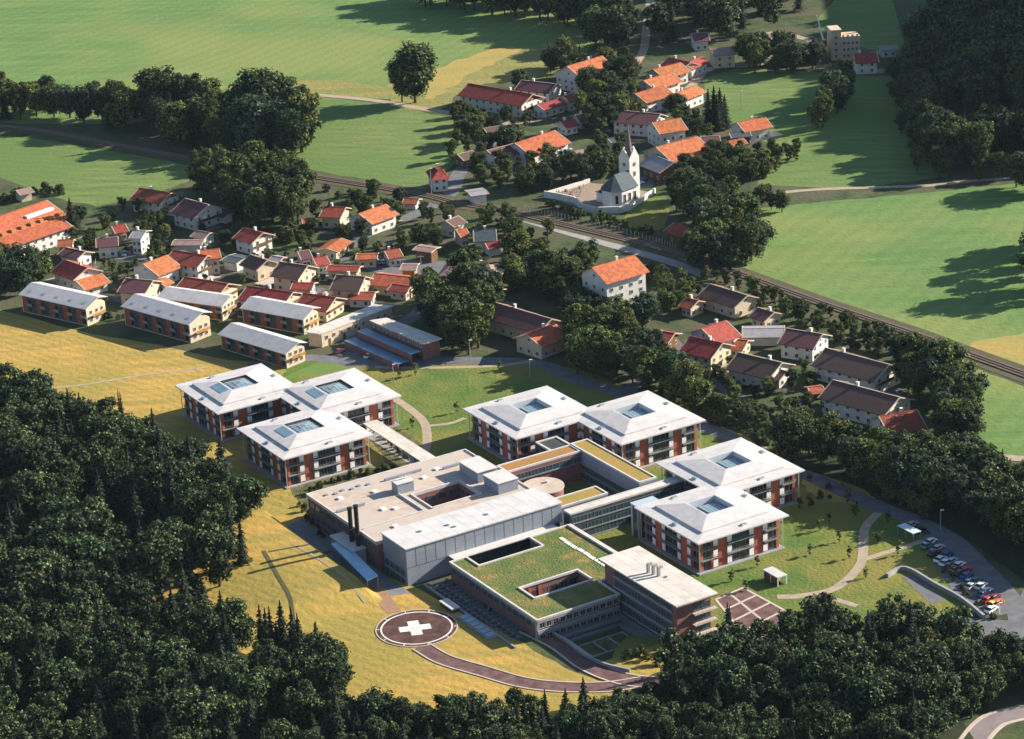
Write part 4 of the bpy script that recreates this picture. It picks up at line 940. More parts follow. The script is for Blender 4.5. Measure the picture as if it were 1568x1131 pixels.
# ------------------------------------------------------------------ village houses
m_verge = mat('pale_verge_board', (0.50, 0.40, 0.30), 0.8, (0.40, 0.31, 0.23), .5)
HOUSES = []
LANDM = []
YARDS = []
for _p, _r, _d, _t in (((638, 962), 10, 30, 'round helipad'), ((1150, 935), 10, 30, 'red paved plaza'), ((1187, 890), 3, 12, 'garden shelter'), ((958, 300), 6, 18, 'white church'), ((670, 275), 6, 12, 'crossing keeper house'), ((1290, 85), 6, 20, 'ochre building'), ((545, 840), 4, 30, 'black flues'), ((880, 1040), 6, 22, 'curved red road'), ((1500, 910), 8, 25, 'parked cars'), ((1040, 990), 3, 25, 'brick office block'), ((330, 640), 10, 25, 'ward pavilion by the meadow'), ((440, 720), 10, 25, 'ward pavilion nearest the wood')):
    _g = G(*_p); LANDM.append((_g[0], _g[1], _r, _d, _t))
def house(p0, p1, wd, hr, pitch, tile, wall, label, gable=None, balc=0, chim=1, name='house', storeys=2, hip=0.0, cat='house', win=True, over=1.3):
    hr = hr if name == 'inn' else hr * .86 + .2
    a = G(*p0, hr); b = G(*p1, hr); L = np.linalg.norm(b - a); d = (b - a) / L; rz = math.atan2(d[1], d[0]); c = (a + b) / 2
    root = empty(name, (c[0], c[1], 0), label, cat, 'village houses', rz)
    hl, hw = L / 2, wd / 2; ez = hr - pitch * hw; ov = over
    wl, ww = hl - .9, hw - ov
    zt = hr - pitch * .15 - .22; ze = ez + pitch * ov - .22
    mb = MB()
    mb.hexa([(-wl, -ww, 0), (wl, -ww, 0), (wl, ww, 0), (-wl, ww, 0), (-wl, -ww, ze), (wl, -ww, ze), (wl, ww, ze), (-wl, ww, ze)])
    mb.build('wall', wall, root)
    if hip <= 0:
        gm = gable or wall
        for sx in (-1, 1):
            mb = MB(); x0, x1 = (wl - .25, wl) if sx > 0 else (-wl, -wl + .25)
            q = [(-ww, ze), (ww, ze), (0, zt - .02)]
            mb.v = [(x0, y, z) for y, z in q] + [(x1, y, z) for y, z in q]
            mb.f = [(2, 1, 0), (3, 4, 5), (0, 1, 4, 3), (1, 2, 5, 4), (2, 0, 3, 5)]; mb.m = [0] * 5
            mb.build('gable', gm, root)
    mb = MB(); t = .22
    if hip <= 0:
        for sy in (-1, 1):
            y1 = sy * hw
            q = [(-hl, 0, hr - t), (hl, 0, hr - t), (hl, y1, ez - t), (-hl, y1, ez - t)]
            if sy > 0: pts = q + [(x, y, z + t) for x, y, z in q]
            else: q = [q[3], q[2], q[1], q[0]]; pts = q + [(x, y, z + t) for x, y, z in q]
            mb.hexa(pts)
    else:
        h = hip; k = [(-hl, -hw, ez), (hl, -hw, ez), (hl, hw, ez), (-hl, hw, ez)]; r = [(-hl + h, 0, hr), (hl - h, 0, hr)]
        mb.face([k[0], k[1], r[1], r[0]]); mb.face([k[2], k[3], r[0], r[1]]); mb.face([k[1], k[2], r[1]]); mb.face([k[3], k[0], r[0]])
        mb.face([(x, y, z - .02) for x, y, z in (k[3], k[2], k[1], k[0])])
    mb.build('roof', tile, root)
    if hip <= 0 and name != 'inn':
        for sx in (-1, 1):
            mb = MB()
            for sy in (-1, 1):
                a_ = (sx * hl, 0, hr + .02); b_ = (sx * hl, sy * hw, ez + .02); x2 = sx * (hl - .28)
                q = [(x2, 0, hr + .005), (sx * (hl + .04), 0, hr + .005), (sx * (hl + .04), sy * hw, ez + .005), (x2, sy * hw, ez + .005)]
                mb.hexa([(x, y, z - .28) for x, y, z in q] + [(x, y, z + .07) for x, y, z in q])
            mb.build('verge_board', m_verge, root)
        mb = MB(); mb.box(-hl, hl, -.16, .16, hr - .03, hr + .09); mb.build('ridge_tiles', m_verge if tile in (m_tiled, m_tilep) else tile, root)
    if chim:
        x = hl * rnd.uniform(-.5, .4); mb = MB(); mb.box(x - .4, x + .4, .3, 1.1, hr - 1.2, hr + 1.0); mb.box(x - .48, x + .48, .22, 1.18, hr + 1.0, hr + 1.12); mb.build('chimney', m_render, root)
    if win:
        fl = max(1, int(ze // 2.6)); fl = min(fl, storeys + 1)
        for k in range(fl):
            z = 1.5 + 2.65 * k
            nx = max(2, int(2 * wl // 3.4))
            for i in range(nx):
                x = -wl + (i + .5) * 2 * wl / nx
                inst('window', WM_house, root, (x, -ww - .03, z), 0); inst('window', WM_house, root, (x, ww + .03, z), math.pi)
            ny = max(2, int(2 * ww // 3.6))
            for i in range(ny):
                y = -ww + (i + .5) * 2 * ww / ny
                inst('window', WM_house, root, (wl + .03, y, z), math.pi / 2); inst('window', WM_house, root, (-wl - .03, y, z), -math.pi / 2)
        if hip <= 0 and zt - ze > 1.6:
            for sx in (-1, 1): inst('window', WM_house, root, (sx * (wl + .03), 0, ze + .55), sx * math.pi / 2, (.8, 1, .75))
    if balc:
        for sx in ((1,) if balc == 1 else (-1, 1)):
            mb = MB(); x0, x1 = (wl + .01, wl + 1.0); z = 1.5 + 2.65 - 1.2
            if sx < 0: x0, x1 = -x1, -x0
            mb.box(x0, x1, -ww * .85, ww * .85, z, z + .15); xf = x1 if sx > 0 else x0
            mb.box(xf - .05, xf + .05, -ww * .85, ww * .85, z + .15, z + 1.0); mb.build('balcony', m_wood, root)
    HOUSES.append((c[0], c[1], max(hl, hw) + 1.0)); LANDM.append((c[0], c[1], hw, 11, label)); YARDS.append((c, d, hl, hw, label, cat))
    return root
H = house
H((-50, 348), (72, 306), 24, 13.5, .36, m_tileo, m_render, 'big school with a broad orange roof at the left edge of the picture', storeys=3, balc=0)
_sc = bpy.data.objects['house']
mb = MB(); mb.box(4, 17, -6.2, -4.6, 9.4, 10.6); mb.build('roof_light', m_shade, _sc)
for _k in range(7):
    mb = MB(); mb.box(-12 + _k * 4.6, -10.4 + _k * 4.6, -10.5, -8.8, 7.6, 9.2); mb.build('dormer', m_woodl, _sc)
H((-40, 378), (94, 333), 13, 9.0, .34, m_tileo, m_render, 'long lower school wing with rows of windows in front of the broad orange roof', storeys=3, chim=0)
H((213, 287), (262, 295), 13, 9, .4, m_tiler, m_render, 'red roofed house with a honey timber gable at the edge of the left meadow', m_woodl, 1)
H((283, 303), (320, 313), 16, 10, .45, m_tilep, m_render, 'purple brown roofed house with a white gable above the meadow corner', balc=1)
H((332, 322), (352, 327), 6, 4, .3, m_slate, m_render, 'small shed with a blue slate roof beside the white gabled house', chim=0, cat='shed', win=False)
H((372, 348), (403, 356), 12, 8.5, .42, m_tiler, m_render, 'red roofed house with a white gable standing alone under the tall trees', m_woodl, 1)
H((219, 404), (256, 390), 15, 9, .42, m_tileo, m_render, 'house with a broad bright orange roof turned towards the terraces', balc=1)
H((240, 430), (254, 424), 8, 5.5, .35, m_tileo, m_render, 'small orange roofed annex below the broad bright orange roof', chim=0)
H((265, 382), (318, 391), 13, 9, .4, m_tiler, m_render, 'dark red roofed house with a honey gable and a blue white wall', m_woodl, 1)
H((303, 384), (336, 380), 10, 9.5, .4, m_tileo, m_cream, 'orange roofed house pushed against the dark red roofed house')
H((146, 365), (181, 362), 10, 7.5, .4, m_tilep, m_render, 'low house with a purple roof and pale blue white walls')
H((88, 367), (113, 366), 8, 7, .4, m_tileo, m_cream, 'small orange roofed house below the school')
H((100, 378), (131, 385), 9, 6, .35, m_tilep, m_render, 'dark low roofed house in front of the small orange roofed one')
H((98, 397), (134, 410), 13, 8.5, .45, m_tiler, m_render, 'steep red roofed house with a pink lit gable behind the leftmost terrace', balc=1)
H((116, 430), (156, 418), 11, 6, .4, m_tileo, m_render, 'low orange roofed house just behind the leftmost terrace', chim=0)
H((192, 425), (235, 429), 14, 8.5, .42, m_tilep, m_cream, 'purple roofed house with a pale yellow gable behind the front terraces', balc=0)
H((282, 423), (350, 434), 14, 8.5, .4, m_tiler, m_cream, 'long dark red roofed house with wooden balconies behind the white terraces', m_woodl, 1)
H((383, 389), (410, 398), 11, 8, .45, m_tiled, m_cream, 'dark roofed house with a pink gable and a tall chimney beside a tree')
H((428, 400), (472, 406), 14, 10, .45, m_tiled, m_cream, 'nearly black roofed house with a plain cream gable', balc=0)
H((448, 432), (482, 433), 8, 5, .3, m_tiler, m_render, 'low red roofed lean to below the plain cream gable', chim=0)
H((514, 420), (560, 423), 14, 10, .45, m_tiled, m_cream, 'black roofed house with a bright yellow gable near the angled flat roof')
H((534, 446), (575, 447), 9, 5, .3, m_tiler, m_render, 'low red roofed building at the foot of the bright yellow gable', chim=0)
H((378, 437), (449, 447), 14, 8, .4, m_tiler, m_cream, 'long brown red roofed house behind the back row terrace', m_pink, 1)
H((464, 448), (515, 455), 14, 8, .42, m_tiler, m_cream, 'brown red roofed house with a pink gable next to the angled flat roof', m_pink, 1)
H((496, 315), (530, 317), 12, 8, .4, m_tiler, m_cream, 'red roofed house below the railway embankment among fruit trees')
H((549, 327), (591, 312), 14, 8.5, .4, m_tileo, m_render, 'rust orange roofed house with a cream verge near the level crossing')
H((461, 335), (479, 333), 6, 4, .35, m_tileo, m_wood, 'tiny orange roofed hut hidden among green shrubs', chim=0, win=False, cat='hut')
H((500, 380), (523, 364), 9, 5, .25, m_tileo, m_cream, 'small building with an orange sheet roof beside the street', chim=0)
H((545, 389), (579, 388), 7, 5, .25, m_tileo, m_cream, 'flat orange roofed kiosk beside the main street', chim=0)
H((502, 406), (552, 408), 7, 5, .25, m_tiler, m_cream, 'long low dark red roofed row along the main street', chim=0)
H((573, 418), (642, 425), 13, 6.5, .3, m_tileo, m_cream, 'long low rust roofed hall beside the tall mast', chim=0)
H((614, 405), (640, 405), 8, 6.0, .2, m_tilek, m_woodl, 'yellow fronted flat roofed shop behind the rust roofed hall', chim=0)
H((655, 257), (684, 254), 13, 9.5, .5, m_tiler, m_render, 'small white crossing keeper house with a red hipped roof beside the railway', hip=5, chim=1)
H((618, 303), (642, 304), 7, 4, .35, m_tiler, m_render, 'tiny red roofed hut beside the level crossing', chim=0, win=False, cat='hut')
H((716, 294), (744, 290), 9, 4.5, .1, m_tileg, m_render, 'white garage with a flat grey roof beside the level crossing', chim=0, win=False, cat='garage')
H((682, 338), (702, 330), 9, 7, .4, m_tiled, m_cream, 'small cream walled house half hidden by garden trees')
H((724, 352), (760, 350), 12, 8, .42, m_slate, m_render, 'house with a dark blue slate roof below the pale road')
H((742, 372), (766, 368), 7, 5, .4, m_tiler, m_render, 'small red roofed shed in front of the dark blue slate roof', chim=0, win=False, cat='shed')
H((673, 402), (770, 405), 17, 8.5, .38, m_tilek, m_wood, 'wide barn with a pinkish grey hipped roof and brown timber walls', hip=5, chim=1)
H((716, 436), (768, 442), 10, 6, .35, m_tiled, m_cream, 'brown roofed barn with a small cream end wall below the wide grey barn', chim=0)
H((756, 462), (845, 488), 14, 9, .45, m_tilep, m_cream, 'long purple brown roofed farmhouse among dark trees')
H((806, 512), (850, 495), 14, 8.5, .42, m_tileo, m_cream, 'crossing wing with a lit brick red roof at the end of the long farmhouse')
H((835, 381), (870, 400), 12, 8, .42, m_tileo, m_wood, 'orange roofed house with a blue shed roof below the railway')
H((906, 409), (972, 390), 16, 16.5, .5, m_tileo, m_render, 'tall pale inn with four rows of windows and an orange roof', storeys=5, name='inn')
for _x, _y in ((930, 462), (952, 452), (975, 446), (915, 448), (940, 480), (985, 452), (960, 468)): _g = G(_x, _y); HOUSES.append((_g[0], _g[1], 6))
H((925, 455), (964, 450), 8, 5, .3, m_tileo, m_cream, 'low bright orange roof at the foot of the tall pale inn', chim=0)
H((717, 127), (816, 144), 16, 10, .42, m_tiler, m_render, 'long dark red roofed farmhouse at the edge of the straw field', m_wood, 1)
H((798, 122), (852, 128), 13, 9, .42, m_tilep, m_render, 'purple red roofed farmhouse beside a round bush')
H((868, 101), (922, 85), 18, 13, .5, m_tileo, m_render, 'large orange roofed farmhouse with a white windowed gable below the far trees', storeys=3)
H((788, 219), (850, 199), 18, 9, .4, m_tileo, m_render, 'wide orange roofed house beside a paved yard above the railway')
H((745, 230), (800, 216), 13, 7, .35, m_tilep, m_render, 'dull purple roofed barn in front of the wide orange roof', chim=0)
H((857, 186), (880, 181), 9, 6, .4, m_tiler, m_render, 'small red roofed house behind the wide orange roof')
H((822, 160), (858, 150), 9, 6, .35, m_tiler, m_render, 'small red roofed barn beside the long dark red farmhouse', chim=0)
H((1000, 106), (1042, 95), 14, 9, .42, m_tileo, m_render, 'uppermost of the stepped orange row houses', balc=0)
H((985, 123), (1028, 110), 14, 9, .42, m_tileo, m_render, 'middle one of the stepped orange row houses')
H((972, 143), (1016, 130), 14, 9, .42, m_tileo, m_render, 'lowest of the stepped orange row houses beside the shady garden')
H((1024, 87), (1058, 95), 11, 8, .42, m_tiler, m_render, 'dark red roofed house above the stepped orange row houses')
H((1048, 98), (1074, 86), 9, 7, .4, m_tiler, m_render, 'narrow red roofed house next to the bend of the pale lane')
H((1036, 142), (1066, 130), 11, 8, .4, m_tileo, m_render, 'small orange roofed house beside the pale lane and the sunlit meadow', balc=1)
H((946, 168), (1012, 174), 15, 9.5, .42, m_tilep, m_render, 'long dull purple roofed house joined to an orange roofed one')
H((998, 187), (1042, 180), 15, 11.5, .42, m_tileo, m_render, 'three storey white house with an orange roof joined to the purple roof', storeys=3)
H((1004, 225), (1068, 208), 20, 11, .42, m_tileo, m_cream, 'large barn with a wide orange roof right behind the church')
H((999, 236), (1032, 249), 14, 8, .4, m_tileg, m_wood, 'grey sheet roofed barn beside the church tower', chim=0)
H((1128, 187), (1172, 179), 13, 8.5, .42, m_tileo, m_render, 'orange roofed house with white walls at the edge of the meadow')
H((1072, 209), (1102, 207), 10, 6, .4, m_tilep, m_wood, 'dark red roofed shed between two orange roofs', chim=0)
H((1108, 217), (1138, 211), 8, 5, .35, m_tileo, m_wood, 'low orange roofed shed beside the row of pale green shrubs', chim=0, cat='shed')
H((1116, 203), (1148, 200), 8, 5.5, .3, m_slate, m_wood, 'low shed with a blue grey roof below the house at the edge of the meadow', chim=0, cat='shed')
H((1087, 74), (1124, 71), 13, 9, .3, m_tilek, m_cream, 'barn with a pale grey roof and a lit yellow gable on the far lane', chim=0)
H((1306, 82), (1343, 80), 13, 9, .42, m_tiler, m_render, 'dark red roofed house with a blue white wall under the wooded hill')
H((1218, 68), (1260, 65), 18, 8, .3, m_tileg, m_wood, 'wide grey sheet roofed hall in front of the ochre building', chim=0)
H((1346, 71), (1373, 69), 8, 5, .2, m_tileg, m_render, 'small white flat roofed hut at the foot of the wooded hill', chim=0, cat='hut')
H((1058, 51), (1084, 49), 12, 8, .42, m_tilep, m_render, 'purple roofed house among the far dark trees')
H((1032, 340), (1062, 351), 10, 7, .42, m_tiler, m_wood, 'small red roofed cottage below the grassy churchyard bank', chim=0)
H((1074, 503), (1112, 490), 15, 11, .45, m_tiler, m_render, 'red roofed white house with its gable towards the yard', storeys=3)
H((1056, 514), (1107, 525), 14, 10, .45, m_tiler, m_cream, 'red roofed house with a cream gable standing beside the shaded yard', storeys=3)
H((1122, 518), (1146, 521), 10, 5.5, .35, m_tileo, m_cream, 'low orange roofed annex beside the cream gable', chim=0)
H((1136, 503), (1202, 502), 11, 5, .2, m_tileg, m_render, 'row of garages under a pale grey sheet roof', chim=0, win=False, cat='garages')
H((1204, 502), (1260, 511), 14, 9, .42, m_tilep, m_render, 'dull purple roofed house with blue white walls beside the garages')
H((1130, 539), (1198, 555), 15, 8.5, .42, m_tiled, m_render, 'long dark roofed house behind the shaded dark bushes')
H((1264, 532), (1363, 558), 16, 9.5, .42, m_tiled, m_render, 'upper of two long dark roofed row houses with a cream verge', m_cream, 1)
H((1275, 581), (1378, 608), 16, 9.5, .42, m_tiled, m_render, 'lower of two long dark roofed row houses above the dark tree row')
H((1345, 637), (1405, 627), 15, 8.5, .45, m_tiler, m_render, 'bright red roofed house with pale blue walls beside the tall dark trees')
H((1236, 593), (1260, 590), 7, 4, .3, m_tileo, m_wood, 'tiny orange red carport roof between the dark roofed houses', chim=0, win=False, cat='carport')
H((1087, 434), (1145, 452), 13, 8, .42, m_tiled, m_cream, 'brown roofed house with a cream gable among trees below the railway')
H((1003, 505), (1034, 510), 10, 6, .35, m_tiler, m_wood, 'low dark red roofed barn left of the shaded yard', chim=0)
H((204, 352), (224, 353), 10, 9, .3, m_tileg, m_render, 'narrow white house with a greenish grey roof beside a pale bush')
H((265, 368), (312, 368), 7, 4, .2, m_tilek, m_render, 'long low garage with a pinkish roof below the white gabled house', chim=0, win=False, cat='garage')
H((24, 291), (46, 286), 8, 5, .3, m_tilek, m_cream, 'low pinkish roofed shed behind the hedge left of the school', chim=0, win=False, cat='shed')
H((416, 391), (434, 394), 8, 5, .3, m_tileg, m_cream, 'grey roofed garage behind the dark roofed houses', chim=0, win=False, cat='garage')
H((478, 395), (500, 391), 9, 6, .4, m_tiler, m_render, 'small red roofed house at the bend of the main street')
H((588, 384), (612, 380), 9, 6, .4, m_tiler, m_render, 'small red roofed house among trees above the kiosk')
H((638, 376), (668, 380), 7, 5.5, .15, m_tilek, m_wood, 'long pale canopy roof beside the tall mast', chim=0, win=False, cat='canopy')
H((698, 352), (714, 349), 9, 6.5, .4, m_tileo, m_cream, 'little orange roofed house left of the dark blue slate roof')
H((700, 236), (724, 230), 9, 6, .4, m_tiled, m_wood, 'small brown barn at the end of the orchard', chim=0)
H((868, 234), (892, 228), 9, 6, .35, m_tilek, m_render, 'low pinkish roofed house among the trees left of the church')
H((862, 147), (882, 143), 9, 7, .4, m_tiler, m_render, 'red roofed house in the shade of the upper farm trees')
H((905, 152), (927, 149), 10, 7, .4, m_tileo, m_render, 'orange roofed house half hidden between the upper farms')
H((930, 212), (947, 209), 7, 5, .3, m_slate, m_render, 'tiny blue roofed shed behind the church spire', chim=0, win=False, cat='shed')
H((348, 391), (374, 396), 9, 4.5, .12, m_slate, m_render, 'flat bluish roof beside the dark red roofed house', chim=0, win=False, cat='garage')
H((600, 434), (630, 438), 8, 5, .3, m_tiler, m_cream, 'red roofed shed in front of the rust roofed hall', chim=0, cat='shed')
H((688, 456), (708, 459), 9, 6, .4, m_tiler, m_wood, 'small red roofed barn under the big dark trees', chim=0)
H((1182, 562), (1206, 568), 9, 5.5, .4, m_tiled, m_render, 'small dark roofed house behind the long dark roofed one')
H((1205, 636), (1226, 642), 8, 4.5, .3, m_tilek, m_cream, 'low pinkish roofed shed at the end of the village lane', chim=0, win=False, cat='shed')
H((1160, 470), (1186, 478), 10, 6, .4, m_tilep, m_cream, 'purple roofed cottage close below the railway')
H((1050, 455), (1070, 460), 9, 6, .4, m_tiler, m_cream, 'red roofed cottage left of the brown roofed house')
H((960, 132), (975, 125), 9, 6, .4, m_tiler, m_render, 'small dark red house below the pale lane', chim=0)
H((740, 196), (764, 192), 9, 5, .35, m_tiled, m_wood, 'dark timber barn below the long dark red farmhouse', chim=0)
H((880, 176), (902, 172), 9, 6, .4, m_tiled, m_render, 'small brown roofed house between the farms')
H((455, 385), (474, 382), 9, 6, .4, m_tilep, m_render, 'purple roofed cottage beside the street trees')
H((300, 352), (322, 356), 8, 5, .35, m_tilek, m_render, 'pale roofed garage below the white gabled house', chim=0, win=False, cat='garage')
H((170, 346), (192, 342), 9, 6, .4, m_tiler, m_cream, 'red roofed cottage beside the broad fir')
# ochre building with towers on the far lane
p = G(1290, 88); t = empty('ochre_building', (p[0], p[1], 0), 'tall pale ochre plastered building with stepped tops beside the slanting pole', 'building', None, .1); HOUSES.append((p[0], p[1], 12))
mb = MB(); mb.box(-6, -1.5, -4, 4, 0, 13.5); mb.box(-1.5, 7, -4.2, 4.2, 0, 10.5); mb.build('wall', m_pink, t)
mb = MB(); mb.box(-6.2, -1.3, -4.2, 4.2, 13.5, 13.9); mb.build('tower_cap', m_cream, t)
for k in range(4):
    mb = MB(); mb.box(-1 + k * 2.1, -.2 + k * 2.1, -4.35, -3.6, 9.2, 11.4); mb.build('pier', m_pink, t)
    for fl in range(3): inst('window', WM_house, t, (-.2 + k * 1.9, -4.26, 2.0 + 2.8 * fl), 0)
for fl in range(4): inst('window', WM_house, t, (-3.8, -4.06, 2 + 2.8 * fl), 0)
p = G(1262, 66); t = empty('slanting_pole', (p[0], p[1], 0), 'pale slanting crane jib leaning beside the ochre building', 'crane')
mb = MB(); mb.hexa([(-.5, -.4, 0), (.5, -.4, 0), (.5, .4, 0), (-.5, .4, 0), (-3.4, -.2, 13), (-3.0, -.2, 13), (-3.0, .2, 13), (-3.4, .2, 13)]); mb.build('jib', m_shade, t)
mb = MB(); mb.box(-1.2, 1.2, -1, 1, 0, 1.6); mb.build('base', m_tiler, t)

# ------------------------------------------------------------------ church
cp = G(965, 304); crz = math.radians(44)
HOUSES.append((cp[0], cp[1], 6)); HOUSES.append((cp[0] - 10, cp[1] - 3, 9))
ch = empty('church', (cp[0], cp[1], 0), 'white village church with a slate nave roof and a tall shingled spire', 'church', None, crz)
mb = MB(); mb.box(-2.7, 2.7, -2.7, 2.7, 0, 16.6); tw_ = mb.build('tower', m_render, ch)
for sx, sy, rz in ((0, -2.75, 0), (2.75, 0, math.pi / 2), (0, 2.75, math.pi), (-2.75, 0, -math.pi / 2)):
    inst('clock_face', None or (lambda: (lambda mb: (mb.cyl(0, 0, 0, .06, .8, 20), mb.mesh('clock_face', mat('clock_face_paint', (.12, .14, .2), .6)))[1])(MB()))(), tw_, (sx, sy, 14.2), rz).rotation_euler = (math.pi / 2, 0, rz)
    inst('window', WM_tall, tw_, (sx, sy, 10.5), rz, (.8, 1, .55))
    mb = MB(); mb.v = [(-2.7, 0, 16.6), (2.7, 0, 16.6), (0, 0, 20.2), (-2.7, .5, 16.6), (2.7, .5, 16.6), (0, .5, 20.2)]
    mb.f = [(0, 1, 2), (5, 4, 3), (0, 2, 5, 3), (2, 1, 4, 5), (1, 0, 3, 4)]; mb.m = [0] * 5
    mb.build('gablet', m_render, tw_, (sx * .985, sy * .985, 0), rz)
mb = MB(); n = 8; pts = [(2.3 * math.cos(math.pi / 4 * i + math.pi / 8), 2.3 * math.sin(math.pi / 4 * i + math.pi / 8)) for i in range(8)]
for i in range(8):
    j = (i + 1) % 8; mb.face([(*pts[i], 16.6), (*pts[j], 16.6), (pts[j][0] * .5, pts[j][1] * .5, 21.5), (pts[i][0] * .5, pts[i][1] * .5, 21.5)]); mb.face([(pts[i][0] * .5, pts[i][1] * .5, 21.5), (pts[j][0] * .5, pts[j][1] * .5, 21.5), (0, 0, 30.0)])
mb.build('spire', m_spire, ch)
mb = MB(); mb.cyl(0, 0, 29.8, 31.6, .08, 6); mb.box(-.5, .5, -.06, .06, 30.7, 30.85); mb.build('cross', m_black, ch)
nv = [(-11.5, -6.6), (-2.71, -6.6), (-2.71, 3.0), (-11.5, 3.0), (-14.6, .6), (-14.6, -4.2)]
mb = MB(); mb.prism(nv, 0, 7.2); na = mb.build('nave', m_render, ch)
mb = MB(); ev = [(-11.8, -7.2), (-2.72, -7.2), (-2.72, 3.6), (-11.8, 3.6), (-15.3, .9), (-15.3, -4.5)]
r_ = [(-10.2, -1.8, 12.4), (-2.72, -1.8, 12.4)]
E3 = [(x, y, 7.2) for x, y in ev]
mb.face([E3[0], E3[1], r_[1], r_[0]]); mb.face([E3[2], E3[3], r_[0], r_[1]]); mb.face([E3[3], E3[4], r_[0]]); mb.face([E3[4], E3[5], r_[0]]); mb.face([E3[5], E3[0], r_[0]]); mb.face([E3[1], E3[2], r_[1]])
mb.face([(x, y, 7.19) for x, y in ev][::-1]); mb.build('nave_roof', m_slate, ch)
for x in (-10, -7.2, -4.4): inst('window', WM_tall, na, (x, -6.64, 3.9), 0)
inst('window', WM_tall, na, (-13.1, -5.45, 3.9), math.radians(-38))
mb = MB(); mb.box(-10, -5, 3.7, 8, 0, 3.6); an = mb.build('sacristy', m_render, ch)
mb = MB(); mb.hexa([(-10.4, 3.65, 5.4), (-4.6, 3.65, 5.4), (-4.6, 8.4, 3.6), (-10.4, 8.4, 3.6), (-10.4, 3.65, 5.7), (-4.6, 3.65, 5.7), (-4.6, 8.4, 3.9), (-10.4, 8.4, 3.9)]); mb.build('sacristy_roof', m_tileo, ch)
def pwall(px, h, th, label, m=m_render, name='churchyard_wall', cat='wall', closed=False):
    w = [G(*p) for p in px]; mb = MB()
    for i in range(len(w) - 1): mb.bar((*w[i], -.2), (*w[i + 1], -.2), th, h + .2 - .002 * (i % 2))
    return tag(mb.build(name, m), label, cat)
pwall([(834, 300), (868, 290), (903, 279)], 1.6, .6, 'sunlit churchyard wall running behind the gravestones')
pwall([(834, 302), (858, 306), (880, 311), (892, 322), (912, 327), (948, 326), (963, 322)], 2.6, .6, 'curved shaded churchyard wall above the railway')
pwall([(963, 322), (984, 308), (1003, 295)], 2.0, .6, 'bright churchyard wall on top of the grassy bank')
sheet('churchyard_paving', [(836, 301), (903, 280), (945, 284), (1000, 295), (962, 321), (915, 325), (892, 320)], 0.09, mat('churchyard_gravel', (.24, .18, .14), .95, (.32, .25, .2), .7), False)
gv = MB(); gv.box(-.35, .35, -.12, .12, 0, .95); gv.box(-.2, .2, -.1, .1, .95, 1.2); GV = gv.mesh('gravestone', m_stone)
for k in range(42):
    t = rnd.random(); s = rnd.random()
    px_ = 842 + t * 52; py_ = 299 - t * 12 + s * (4 + t * 14)
    p = G(px_, py_) if k < 32 else G(972 + rnd.random() * 20, 300 + rnd.random() * 5)
    q = bpy.data.objects.new('gravestone', GV); C.objects.link(q); q.location = (p[0], p[1], .08); q.rotation_euler = (0, 0, crz + rnd.uniform(-.2, .2)); q.scale = (1, 1, rnd.uniform(.8, 1.3))
    tag(q, 'small brown gravestone standing in the walled churchyard', 'gravestone', 'gravestones in the churchyard')

# ------------------------------------------------------------------ posts, poles, lamps
pm = MB(); pm.box(-.12, .12, -.12, .12, 0, 2.0); PM = pm.mesh('fence_post', m_kerb)
fw = offset_line(rw, 5.2); 
pts = smooth_open([G(*p) for p in ((800, 322), (860, 335), (930, 352), (1000, 370), (1050, 385))], 12)
for i in range(0, len(pts), 1):
    q = bpy.data.objects.new('fence_post', PM); C.objects.link(q); q.location = (pts[i][0], pts[i][1], 0); tag(q, 'pale post in the row between the railway and the church bank', 'post', 'posts along the railway below the church')
def pole(px, py, h, label, arm=0, m=m_conc, r=.14, grp=None):
    p = G(px, py); t = empty('mast' if arm else 'lamp_post', (p[0], p[1], 0), label, 'pole', grp)
    mb = MB(); mb.cyl(0, 0, 0, h, r, 8, 0, r * .7); mb.build('shaft', m, t)
    mb = MB()
    if arm: mb.box(-arm, arm, -.1, .1, h - .8, h - .5); mb.build('crossarm', m, t)
    else: mb.box(-.1, .9, -.15, .15, h, h + .2); mb.build('lamp_head', m_shade, t)
pole(895, 402, 9, 'slim pale pole in the dark garden above the tall inn')
pole(648, 462, 17, 'tall grey mast with a crossarm beside the rust roofed hall', 1.2)
pole(661, 300, 11, 'pale pole in front of the crossing keeper house')
pole(720, 552, 7, 'lamp post with a pale head at the end of the workshop lane')
pole(603, 585, 6, 'thin lamp post on the lawn below the workshop')
pole(1135, 168, 8, 'thin pole in the meadow beside the fir group', 0)
pole(812, 578, 6, 'thin lamp post at the bend of the campus road')
pole(1530, 940, 3.0, 'white post on the planted island of the car park', 0, m_shade)
pole(1440, 812, 6, 'lamp post at the upper end of the car park')

# ------------------------------------------------------------------ cars
def car_meshes(m):
    b = MB()
    prof = [(-2.1, .35), (2.1, .35), (2.12, .75), (1.95, .88), (.95, .95), (-2.0, .95), (-2.12, .8)]
    n = len(prof); w = .85
    b.v = [(x, -w, z) for x, z in prof] + [(x, w, z) for x, z in prof]; b.f = [tuple(range(n - 1, -1, -1))[::-1], tuple(range(2 * n - 1, n - 1, -1))] + [(i, i + n, (i + 1) % n + n, (i + 1) % n) for i in range(n)]; b.m = [0] * len(b.f)
    r = MB(); r.hexa([(-1.1, -.68, 1.36), (.35, -.68, 1.36), (.35, .68, 1.36), (-1.1, .68, 1.36), (-1.0, -.62, 1.44), (.25, -.62, 1.44), (.25, .62, 1.44), (-1.0, .62, 1.44)])
    c = MB(); c.hexa([(-1.8, -.8, .95), (.98, -.8, .95), (.98, .8, .95), (-1.8, .8, .95), (-1.15, -.68, 1.36), (.38, -.68, 1.36), (.38, .68, 1.36), (-1.15, .68, 1.36)])
    return b.mesh('body', m), c.mesh('cabin_glass', m_glass), r.mesh('car_roof', m)
